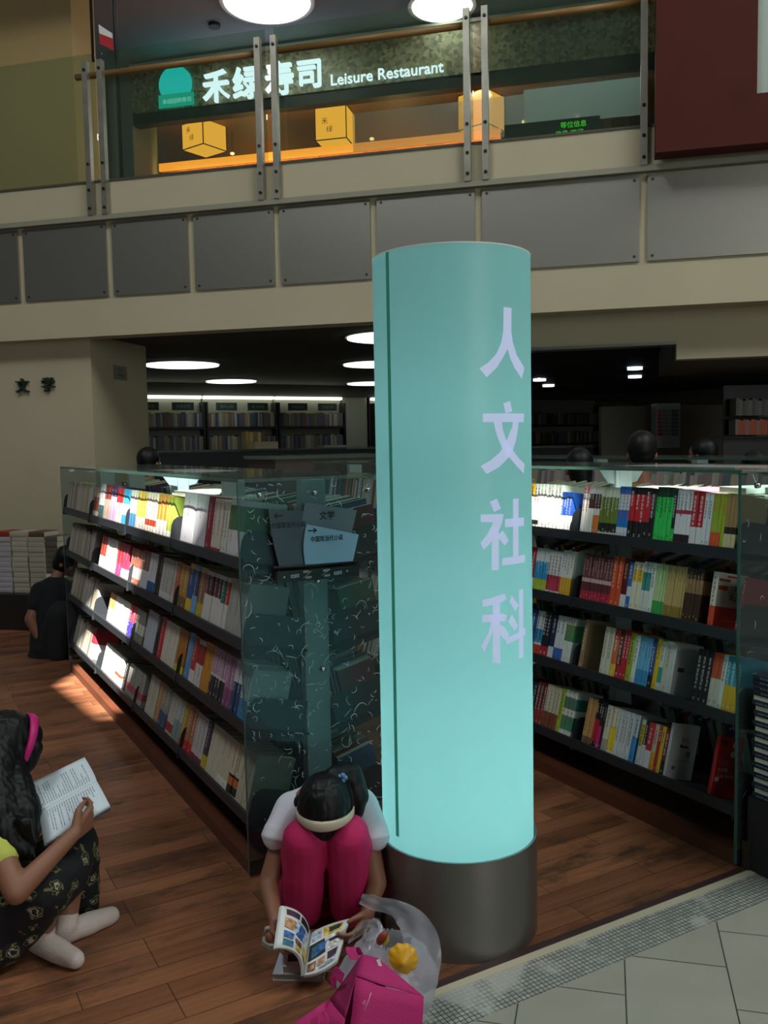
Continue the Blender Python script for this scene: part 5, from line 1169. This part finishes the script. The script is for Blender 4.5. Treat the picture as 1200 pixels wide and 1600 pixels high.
t, cv, M = floor_book(V((1.005, 2.27, .0192)), az + .06, .140, .185, .022, '#cfcec8', 'white comic with a dark picture on its cover, under the open comic')
k = BM()
for (x0, x1, y0, y1, c) in ((-.055, -.01, -.07, -.01, 0), (.015, .06, -.075, -.03, 1), (-.05, .05, .02, .07, 2)): box(k, x0, x1, y0, y1, .022, .0226, c, M)
build('cover_picture', k, [paper('#3a3424'), paper('#24282c'), paper('#8a8a88')], cv)

# --- girl sitting at the left edge, reading
H2 = at(12, 1163, 2.72); F2 = (RH * .86 - UP * .44 + BH * .62).normalized(); U2 = (UP * .92 + RH * .38); U2 = (U2 - F2 * U2.dot(F2)).normalized(); R2 = F2.cross(U2).normalized()
g2 = thing('person', 'child in yellow top and dark floral skirt sitting at the left edge, reading', 'person', V((.16, 2.78, 0)))
sN, eN, wN = at(-6, 1322, 2.50), at(26, 1394, 2.43), at(116, 1302, 2.565)
sF, eF, wF = at(-4, 1268, 2.80), at(48, 1300, 2.88), at(62, 1252, 2.82)
pl2 = at(-60, 1475, 2.62); nb2 = at(-22, 1262, 2.66); k1, k2_ = at(112, 1318, 2.76), at(70, 1392, 2.57)
a1, a2 = at(104, 1446, 2.69), at(68, 1456, 2.63)
b = BM(); head(b, H2, U2, F2, 1.0, nb2)
limb(b, [pl2, at(-45, 1370, 2.62), nb2], [.10, .09, .05]); limb(b, [sN, nb2, sF], [.042, .05, .042])
limb(b, [sN, eN, wN], [.042, .034, .022]); limb(b, [sF, eF, wF], [.040, .032, .022])
limb(b, [pl2 + BH * .08, k1, a1], [.07, .050, .031]); limb(b, [pl2 - BH * .06, k2_, a2], [.07, .050, .031])
hand(b, wN, at(150, 1268, 2.655) - wN, -RH * .6 + BH * .6 + UP * .15, UP * .9 - RH * .35, .95, (.45, .6, .45), thumb=.15)
hand(b, wF, at(70, 1228, 2.76) - wF, UP * .3 - BH, RH, .9, (.5, .5, .4))
t1, t2_ = at(174, 1440, 2.80), at(118, 1503, 2.56)
h1, h2 = V((a1.x, a1.y, .03)) - RH * .012, V((a2.x, a2.y, .034)) - RH * .02 + BH * .01
for a_, h_, t_ in ((a1, h1, t1), (a2, h2, t2_)):
    limb(b, [a_, h_], [.030, .030]); limb(b, [h_, h_.lerp(V((t_.x, t_.y, .024)), .6), V((t_.x, t_.y, .022))], [.030, .029, .021])
o = blob('body', b, M_SKIN, g2, .0045, 5); ground(o)
face_parts(H2, U2, F2, g2)
M_SOCK = mat('white sock', '#cdbcb4', .9, bump=.2, bscale=200)
for (kk, a_, h_, t_) in ((k1, a1, h1, t1), (k2_, a2, h2, t2_)):
    b = BM(); limb(b, [a_ + (kk - a_).normalized() * .03, a_, h_], [.034, .034, .034]); limb(b, [h_, h_.lerp(V((t_.x, t_.y, .026)), .55), V((t_.x, t_.y, .026))], [.035, .035, .027]); o = blob('sock', b, M_SOCK, g2, .004, 4, .0015, 30); ground(o)
b = BM(); limb(b, [at(-50, 1470, 2.62), at(-42, 1390, 2.61), at(-28, 1312, 2.62), nb2 + UP * -.02], [.125, .118, .108, .055]); limb(b, [sN, nb2 - UP * .015, sF], [.050, .06, .050]); limb(b, [sN, sN.lerp(eN, .22)], [.053, .050]); limb(b, [sF, sF.lerp(eF, .3)], [.053, .050])
blob('top', b, mat('lime yellow cotton', '#bfc558', .8), g2, .0055, 4, .003, 14)
def floral_mat():
    m, nt, bs, N, L = node_mat('dark floral cloth')
    tc = N('ShaderNodeTexCoord'); v = N('ShaderNodeTexVoronoi'); v.inputs['Scale'].default_value = 19; L(tc.outputs['Object'], v.inputs['Vector'])
    # petals: distance to the cell centre bent by a fine noise
    n = N('ShaderNodeTexNoise'); n.inputs['Scale'].default_value = 60; n.inputs['Detail'].default_value = 3; L(tc.outputs['Object'], n.inputs['Vector'])
    ad = N('ShaderNodeMath'); ad.operation = 'MULTIPLY_ADD'; L(n.outputs['Fac'], ad.inputs[0]); ad.inputs[1].default_value = .75; L(v.outputs['Distance'], ad.inputs[2])
    r = N('ShaderNodeValToRGB'); e = r.color_ramp.elements; e[0].position = .50; e[0].color = (0, 0, 0, 1); e[1].position = .53; e[1].color = lin('#a89c8a')
    for p_, c in ((.60, lin('#a89c8a')), (.63, (0, 0, 0, 1)), (.70, (.0, .0, .0, 1)), (.715, lin('#77743e')), (.755, lin('#77743e')), (.775, (0, 0, 0, 1))):
        q = e.new(p_); q.color = c
    L(ad.outputs[0], r.inputs[0]); mx = N('ShaderNodeMix'); mx.data_type = 'RGBA'; mx.blend_type = 'ADD'; mx.inputs[0].default_value = 1; mx.inputs[6].default_value = lin('#0d0e14'); L(r.outputs[0], mx.inputs[7])
    L(mx.outputs[2], bs.inputs['Base Color']); bs.inputs['Roughness'].default_value = .8; return m
b = BM(); ball(b, pl2, (.14, .13, .11), (RH, BH, UP)); limb(b, [pl2 + BH * .08, pl2.lerp(k1, .55) + BH * .03, k1], [.11, .095, .078]); limb(b, [pl2 - BH * .05, pl2.lerp(k2_, .6), k2_], [.11, .095, .080])
ball(b, at(35, 1400, 2.63), .095); limb(b, [k1, at(95, 1365, 2.66), k2_], [.078, .085, .078]); limb(b, [k1, at(132, 1345, 2.80)], [.07, .05]); ball(b, at(85, 1350, 2.66), .075); limb(b, [k2_, at(40, 1448, 2.58), at(10, 1478, 2.58)], [.078, .055, .05])
limb(b, [at(122, 1318, 2.80), at(130, 1370, 2.83), at(133, 1415, 2.85)], [.062, .050, .046]); limb(b, [k1, at(122, 1368, 2.74)], [.075, .040]); limb(b, [at(-40, 1480, 2.56), at(10, 1474, 2.56)], [.10, .06])
o = blob('skirt', b, floral_mat(), g2, .0055, 5, .004, 14); ground(o)
b = BM(); ball(b, H2 + U2 * .015 - F2 * .014, (.082, .092, .094), (R2, U2, F2)); ball(b, H2 + U2 * .040 + F2 * .050, (.062, .044, .040), (R2, U2, F2))
for q in (-1, 1): limb(b, [H2 + R2 * q * .062 + U2 * .01 + F2 * .02, H2 + R2 * q * .070 - U2 * .045 + F2 * .028, H2 + R2 * q * .066 - U2 * .085 + F2 * .01], [.030, .024, .014])
for q in (-1, 1): limb(b, [H2 + R2 * q * .052 + F2 * .066 + U2 * .03, H2 + R2 * q * .058 + F2 * .070 - U2 * .02, H2 + R2 * q * .060 + F2 * .058 - U2 * .075], [.022, .019, .010])
limb(b, [H2 - F2 * .04, at(-14, 1215, 2.62), at(-2, 1270, 2.55), at(22, 1316, 2.50)], [.088, .082, .066, .024]); limb(b, [H2 - F2 * .02 - UP * .04, at(18, 1222, 2.63), at(38, 1270, 2.575), at(52, 1312, 2.54)], [.070, .056, .050, .016]); limb(b, [at(0, 1250, 2.60), at(12, 1300, 2.52), at(40, 1330, 2.50)], [.07, .05, .014])
for i in range(7): limb(b, [at(4 + i * 6, 1285, 2.55 - .01 * i % 3), at(8 + i * 7, 1318 + (i * 5) % 9, 2.52), at(12 + i * 7, 1334 + (i * 7) % 12, 2.50)], [.018, .010, .004])
blob('hair', b, M_HAIR, g2, .005, 4, .0035, 95, .10)
build('hairband', band_strip(H2 + F2 * .040 + U2 * .002, R2, U2, .0835, .0985, F2, .030, R(-20), R(200), .005), mat('magenta hairband', '#c01070', .5), g2)
# her open book
ob = thing('open_book', 'open book with pages of small print, held by the child at the left edge', 'book', at(108, 1255, 2.70))
gT, gB = at(151, 1220, 2.745), at(60, 1268, 2.645)     # the gutter: right end, left end
Up_ = page_pts(gT, gB, at(148, 1208, 2.77), at(55, 1255, 2.67), at(132, 1183, 2.83), at(43, 1226, 2.735)); Dn_ = page_pts(gT, gB, at(158, 1232, 2.72), at(63, 1283, 2.615), at(172, 1259, 2.685), at(69, 1320, 2.57))
M_PG2 = mat('cool white page', '#d6e0e8', .7); INK2 = mat('print ink', '#8f99a2', .8)
for nm, rows, sides in (('far_pages', Up_, 1), ('near_pages', Dn_, 0)):
    o, nrm = page_block(nm, rows, .007 if sides else .010, M_PG2, ob); k = BM(); rnd = random.Random(11 + sides)
    for i in range(22):
        t0 = .06 + i * .040; a_, b_ = .14, rnd.choice((.86, .86, .84, .6, .4) if i % 7 else (.3, .0))
        if b_ < .2: continue
        s0 = a_
        while s0 < b_ - .03:
            s1 = min(s0 + rnd.uniform(.05, .14), b_); patch(k, rows, nrm, [(s0, t0), (s1, t0), (s1, t0 + .015), (s0, t0 + .015)]); s0 = s1 + .018
    o2 = build('print', k, INK2, o); o2['kind'] = 'stuff'
k = BM(); rows = [(a_ , b_) for a_, b_ in Dn_]; page = page_block('cover', [(a_ - UP * .012, b_ - UP * .012) for a_, b_ in Dn_], .0015, paper('#3a2c4a'), ob); k.free()

# --- dark-clothed person crouching at the far end of the left bookcase
M_NAVY = mat('navy jacket', '#0f1119', .9); M_DARK = mat('dark trousers', '#15161a', .85)
g3 = thing('person', 'person in dark navy clothes crouching at the far end of the left bookcase', 'person', V((.98, 6.62, 0)))
hp, ch = at(84, 1018, 6.52), at(86, 930, 6.62); hd = at(104, 876, 6.66); sh = at(66, 925, 6.55); eb_ = at(48, 968, 6.45); hd_ = at(64, 1000, 6.42)
b = BM(); head(b, hd, (UP * .9 + RH * .3).normalized(), (RH * .9 - UP * .35).normalized(), 1.05, ch + UP * .1); limb(b, [hp, ch], [.13, .12]); limb(b, [sh, eb_, hd_], [.05, .045, .034]); hand(b, hd_, RH - UP * .3, BH, UP, 1.0)
kn, an = at(96, 960, 6.40), at(92, 1036, 6.36); limb(b, [hp, kn, an], [.09, .07, .045]); limb(b, [an, an + RH * .12 - UP * .02], [.045, .035]); o = blob('body', b, M_SKIN, g3, .008, 4); ground(o)
b = BM(); limb(b, [hp, hp.lerp(ch, .6), ch], [.17, .17, .15]); limb(b, [ch, sh, sh.lerp(eb_, .5)], [.12, .085, .07]); blob('jacket', b, M_NAVY, g3, .010, 4, .006, 8)
b = BM(); limb(b, [hp, kn], [.15, .10]); limb(b, [kn, an + UP * .05], [.10, .07]); ball(b, hp - UP * .03, (.19, .17, .12), (RH, BH, UP)); o = blob('trousers', b, M_DARK, g3, .010, 4, .006, 8); ground(o)
b = BM(); ball(b, hd + UP * .02, (.088, .088, .1)); ball(b, hd - RH * .03 - UP * .02, .08); blob('hair', b, M_HAIR, g3, .008, 3)

# --- people standing behind the cases, mostly hidden
def standing(c, label, face, shirt, hair_len=0, s=1.0, skin=M_SKIN):
    """c = centre of the head"""
    c = V(c); face = V(face).normalized(); face.z = 0; face.normalize(); r = face.cross(UP).normalized(); top = c.z + .105; g = V((c.x, c.y, 0))
    p = thing('person', label, 'person', g, None); shz = c.z - .235; hz = top * .52
    q = lambda x, y, z: g + r * x + face * y + UP * z
    b = BM(); head(b, c + face * .01, UP, face, 1.02, q(0, -.02, shz + .02)); limb(b, [q(0, -.02, hz), q(0, -.01, shz - .18), q(0, -.02, shz)], [.11, .11, .06]); limb(b, [q(-.16, -.02, shz - .02), q(0, -.02, shz + .02), q(.16, -.02, shz - .02)], [.05, .06, .05])
    for x in (-1, 1):
        el_, wr = q(x * .205, -.02, shz - .29), q(x * .15, .16, shz - .36); limb(b, [q(x * .17, -.02, shz - .02), el_, wr], [.047, .038, .027]); hand(b, wr, face - r * x * .5, -r * x, UP, .95)
        limb(b, [q(x * .085, -.01, hz), q(x * .09, 0, hz * .53), q(x * .09, -.02, .08)], [.085, .06, .042]); limb(b, [q(x * .09, -.03, .04), q(x * .10, .14, .03)], [.036, .03])
    o = blob('body', b, skin, p, .010, 3); ground(o)
    face_parts(c + face * .01, UP, face, p, 1.02)
    b = BM(); limb(b, [q(0, -.02, hz - .02), q(0, -.01, shz - .18), q(0, -.02, shz - .03)], [.135, .135, .09]); limb(b, [q(-.16, -.02, shz - .03), q(0, -.02, shz - .01), q(.16, -.02, shz - .03)], [.062, .075, .062])
    for x in (-1, 1): limb(b, [q(x * .165, -.02, shz - .03), q(x * .20, -.02, shz - .20)], [.064, .058])
    blob('shirt', b, shirt, p, .012, 3)
    b = BM(); ball(b, q(0, -.02, hz), (.14, .115, .10), (r, face, UP))
    for x in (-1, 1): limb(b, [q(x * .085, -.01, hz), q(x * .09, 0, hz * .53), q(x * .09, -.02, .10)], [.098, .075, .062])
    o = blob('trousers', b, M_DARK, p, .014, 3); ground(o)
    b = BM(); ball(b, c + UP * .026 - face * .012, (.080, .098, .092), (r, face, UP)); ball(b, c - face * .045 - UP * .015, (.068, .05, .06), (r, face, UP))
    if hair_len: limb(b, [c - face * .05 - UP * .02, c - face * .07 - UP * hair_len], [.07, .05])
    blob('hair', b, M_HAIR, p, .009, 3)
    return p
standing(at(1003, 706, 4.72), 'black-haired man with dark shirt and red collar standing behind the right bookcase', BH + RH * .25, mat('black shirt with red', '#1b1315', .85), 0)
standing(at(905, 730, 5.16), 'dim dark-haired person behind the right bookcase, beside the light column', BH, M_NAVY, .12)
standing(at(1098, 710, 6.17), 'dim person far back, only the dark top of the head showing', -RH + BH, mat('grey shirt', '#3a3a3e', .85))
standing(at(1178, 733, 5.4), 'dark-haired person at the right picture edge behind the bookcase', BH, mat('dark green shirt', '#24302a', .85))
standing(at(233, 722, 6.7), 'dark-haired person behind the left bookcase, before the shaded wall', BH + RH * .45, M_NAVY, 0)

# ------------------------------------------------------------------ translucent plastic bag with a yellow toy
def film_mat():
    m = bpy.data.materials.new('milky plastic film'); m.use_nodes = True; nt = m.node_tree; nt.nodes.clear(); N = nt.nodes.new; L = nt.links.new
    out = N('ShaderNodeOutputMaterial'); t = N('ShaderNodeBsdfTransparent'); t.inputs[0].default_value = (.93, .94, .97, 1); tl = N('ShaderNodeBsdfTranslucent'); tl.inputs[0].default_value = lin('#e6e8f2'); d = N('ShaderNodeBsdfDiffuse'); d.inputs[0].default_value = lin('#dfe2ee')
    g = N('ShaderNodeBsdfGlossy'); g.inputs['Roughness'].default_value = .22; a = N('ShaderNodeMixShader'); a.inputs[0].default_value = .55; L(tl.outputs[0], a.inputs[1]); L(d.outputs[0], a.inputs[2])
    b_ = N('ShaderNodeMixShader'); b_.inputs[0].default_value = .40; L(t.outputs[0], b_.inputs[1]); L(a.outputs[0], b_.inputs[2])
    f = schlick(nt, .05, .3, 3); c = N('ShaderNodeMixShader'); L(f, c.inputs[0]); L(b_.outputs[0], c.inputs[1]); L(g.outputs[0], c.inputs[2]); L(c.outputs[0], out.inputs[0]); return m
M_FILM = film_mat()
pc_ = at(606, 1502, 2.30); pc_.z = .112
bg_ = thing('plastic_bag', 'translucent white plastic carrier bag with a yellow toy inside, beside the steel drum', 'bag', V((pc_.x, pc_.y, 0)))
k = BM(); bmesh.ops.create_icosphere(k, subdivisions=5, radius=1)
for v in list(k.verts):
    n_ = v.co.copy(); f = 1 + .16 * noise.noise(n_ * 1.6 + V((3, 1, 7))) + .07 * abs(noise.noise(n_ * 4.2)) + .03 * noise.noise(n_ * 9)
    z = n_.z * .115; w_ = 1.0 if n_.z < 0 else 1 - .38 * n_.z ** 1.5
    v.co = pc_ + (RH * n_.x * .128 * w_ + BH * n_.y * .095 * w_) * f + UP * (z * (1 + .3 * max(n_.z, 0)) * f); v.co.z = max(v.co.z, .004 + .002 * noise.noise(n_ * 6))
top_ = [f for f in k.faces if f.calc_center_median().z > pc_.z + .105]
bmesh.ops.delete(k, geom=top_, context='FACES'); build('film', k, M_FILM, bg_, smooth=True)
def ribbon(pts, wdirs, amp=1):
    k = BM(); n = len(pts); rows = []
    def cat(P, t):
        i = min(int(t), n - 2); f = t - i; p0, p1, p2, p3 = P[max(i - 1, 0)], P[i], P[i + 1], P[min(i + 2, n - 1)]
        return (p1 * 2 + (p2 - p0) * f + (p0 * 2 - p1 * 5 + p2 * 4 - p3) * f * f + (p1 * 3 - p0 - p2 * 3 + p3) * f ** 3) * .5
    m_ = (n - 1) * 8
    for i in range(m_ + 1):
        t = i / 8; c = cat(pts, t); w_ = cat(wdirs, t); nn = (cat(pts, min(t + .1, n - 1)) - cat(pts, max(t - .1, 0))).cross(w_); nn = nn.normalized() if nn.length > 1e-9 else UP
        rows.append([k.verts.new(c + w_ * s + nn * amp * (.006 * math.sin(s * 5 + t * 2.2) + .004 * noise.noise(V((t * 2, s * 3, 5))))) for s in (-1, -.6, -.2, .2, .6, 1)])
    for r0, r1 in zip(rows, rows[1:]):
        for j in range(5): k.faces.new((r0[j], r0[j + 1], r1[j + 1], r1[j])).smooth = True
    return k
W1 = [UP * .012 + RH * .004, UP * .024, UP * .022 + RH * .012, UP * .02 + RH * .03, RH * .045 + UP * .01, RH * .05, RH * .05]
build('handle', ribbon([at(564, 1404, 2.43), at(590, 1412, 2.41), at(618, 1420, 2.385), at(642, 1437, 2.36), at(656, 1462, 2.335), at(660, 1495, 2.31), at(656, 1525, 2.30)], W1), M_FILM, bg_)
build('handle', ribbon([at(548, 1466, 2.42), at(568, 1448, 2.42), at(584, 1446, 2.40), at(588, 1462, 2.37), at(580, 1490, 2.34), at(575, 1515, 2.32)], [RH * .01 + UP * .012, UP * .018, UP * .014 + RH * .014, RH * .022, RH * .03, RH * .03]), M_FILM, bg_)
ty = thing('toy', 'yellow plastic flower-shaped toy seen through the carrier bag', 'toy', V((pc_.x + .04, pc_.y - .03, .075)))
tc_ = at(629, 1498, 2.245); k = BM(); fx = (-FWD).normalized(); bmesh.ops.create_uvsphere(k, u_segments=48, v_segments=24, radius=1)
for v in list(k.verts):
    a_ = math.atan2(v.co.y, v.co.x); r_ = 1 + .06 * math.cos(a_ * 10) * (v.co.x ** 2 + v.co.y ** 2); v.co = tc_ + (RIGHT * v.co.x - DOWN * v.co.y) * .039 * r_ + fx * v.co.z * .020 * (1 + .35 * math.exp(-8 * (v.co.x ** 2 + v.co.y ** 2)))
build('flower_head', k, mat('yellow plastic', '#d9a11e', .4), ty, smooth=True)
k = BM(); tube(k, [tc_ - UP * .025 - RIGHT * .012, tc_ - UP * .055 - RIGHT * .03], [.009, .007], 12); build('stem', k, mat('yellow plastic', '#d9a11e', .4), ty)
k = BM(); ball(k, at(597, 1466, 2.32), (.014, .02, .010), (RIGHT, (UP + RIGHT * .4).normalized(), FWD)); tag(build('toy_ball', k, mat('brick red plastic', '#8a3422', .4)), 'small brick red oval toy at the mouth of the carrier bag', 'toy')
k = BM(); prism(k, [at(596, 1476, 2.315), at(607, 1462, 2.315), at(608, 1470, 2.315), at(600, 1479, 2.315)], FWD * .006); tag(build('toy_strip', k, mat('bright yellow plastic', '#d8c820', .4)), 'bright yellow strip beside the red oval in the carrier bag', 'toy')

# ------------------------------------------------------------------ pink non-woven shopping bag in front
pb = thing('shopping_bag', 'crumpled magenta pink cloth shopping bag in front of the plastic bag', 'bag', V((.98, 1.86, 0)))
M_PINK = mat('magenta cloth', '#b01c66', .75, bump=.25, bscale=260)
def sheet(name, quads, m=None, amp=.006, parent=None, cuts=6):
    k = BM()
    for qd in quads:
        a_, b_, c_, d_ = qd; g = [[k.verts.new(a_.lerp(b_, i / cuts).lerp(d_.lerp(c_, i / cuts), j / cuts)) for j in range(cuts + 1)] for i in range(cuts + 1)]
        for i in range(cuts):
            for j in range(cuts): k.faces.new((g[i][j], g[i + 1][j], g[i + 1][j + 1], g[i][j + 1])).smooth = True
    bmesh.ops.remove_doubles(k, verts=k.verts, dist=.0004)
    for v in k.verts: v.co += V((noise.noise(v.co * 13), noise.noise(v.co * 13 + V((9, 2, 4))), noise.noise(v.co * 13 + V((1, 8, 3))))) * amp; v.co.z = max(v.co.z, .003)
    bmesh.ops.recalc_face_normals(k, faces=k.faces); g_ = bmesh.ops.solidify(k, geom=k.faces[:], thickness=.0015)
    return build(name, k, m or M_PINK, parent or pb)
A, B_, C_, D_ = at(564, 1491, 2.22), at(592, 1497, 2.20), at(663, 1559, 2.12), at(655, 1685, 2.06)
E_, F_, G_2 = at(557, 1524, 2.15), at(537, 1592, 2.09), at(528, 1705, 2.03)
H_, I_, J_ = at(514, 1562, 2.17), at(459, 1597, 2.12), at(450, 1715, 2.04); BK = at(600, 1600, 2.26); BL = at(520, 1690, 2.26)
sheet('front_panel', [(E_, C_, D_, G_2)], amp=.008); sheet('side_panel', [(A, B_, C_, E_)], amp=.004); sheet('mouth_lining', [(A, E_, F_, H_)], mat('deep magenta cloth', '#8f1450', .8), .004)
sheet('left_panel', [(H_, F_, G_2, J_), (H_, I_, J_, J_.lerp(G_2, .3))], amp=.006); sheet('back_panel', [(A, H_, BL, BK), (B_, A, BK, D_.lerp(BK, .5)), (H_, I_, J_, BL)], amp=.005)
for pts, ws in (([at(556, 1500, 2.21), at(548, 1484, 2.225), at(553, 1480, 2.235), at(560, 1492, 2.24)], [RIGHT * .013] * 4), ([at(536, 1530, 2.16), at(524, 1519, 2.165), at(518, 1522, 2.175), at(524, 1540, 2.19)], [-DOWN * .013 + RIGHT * .004] * 4),
                ([at(492, 1620, 2.07), at(492, 1592, 2.075), at(500, 1582, 2.085), at(508, 1592, 2.075), at(506, 1622, 2.06)], [RIGHT * .010 - DOWN * .003] * 5)):
    build('handle', ribbon(pts, ws, .12), M_PINK, pb)
k = BM(); prism(k, [at(588, 1500, 2.19), at(593, 1498, 2.19), at(597, 1509, 2.185), at(592, 1510, 2.185)], -FWD * .002); build('label_tag', k, paper('#d8d0d8'), pb)
k = BM(); tube(k, [at(569, 1578, 2.092), at(573, 1570, 2.093), at(577, 1560, 2.096), at(580, 1551, 2.10)], .0009, 6); tube(k, [at(567, 1566, 2.096), at(571, 1563, 2.096), at(570, 1569, 2.095), at(566, 1567, 2.096)], .0009, 6); build('printed_mark', k, paper('#e0b0c8'), pb)

# ------------------------------------------------------------------ the 300 largest books stay things, the smaller ones join the uncounted rest
def finish_books(limit=300):
    bm, ms = rest_books()
    def size(o):
        if o.children: return 1e9
        p = o.matrix_world.translation if o.location.length else o.location; d = max((p - CAM).dot(FWD), .5)
        vs = sorted([max(v.co[i] for v in o.data.vertices) - min(v.co[i] for v in o.data.vertices) for i in range(3)])
        return vs[0] * vs[2] / d ** 2
    bpy.context.view_layer.update()
    BOOKS.sort(key=size, reverse=True); ix = {m.name: i for i, m in enumerate(ms)}
    for o in BOOKS[limit:]:
        me = o.data; remap = []
        for m in me.materials:
            if m.name not in ix: ix[m.name] = len(ms); ms.append(m)
            remap.append(ix[m.name])
        vs = [bm.verts.new(o.matrix_world @ v.co) for v in me.vertices]
        for p in me.polygons:
            f = bm.faces.new([vs[i] for i in p.vertices]); f.material_index = remap[p.material_index]
        bpy.data.objects.remove(o, do_unlink=True)
    me = bpy.data.meshes.new('shelved_books'); bmesh.ops.recalc_face_normals(bm, faces=bm.faces); bm.to_mesh(me); bm.free()
    for m in ms: me.materials.append(m)
    tag(link_mesh('shelved_books', me), 'the many further books filling the far, dim and hidden shelves', 'books', kind='stuff')
finish_books()
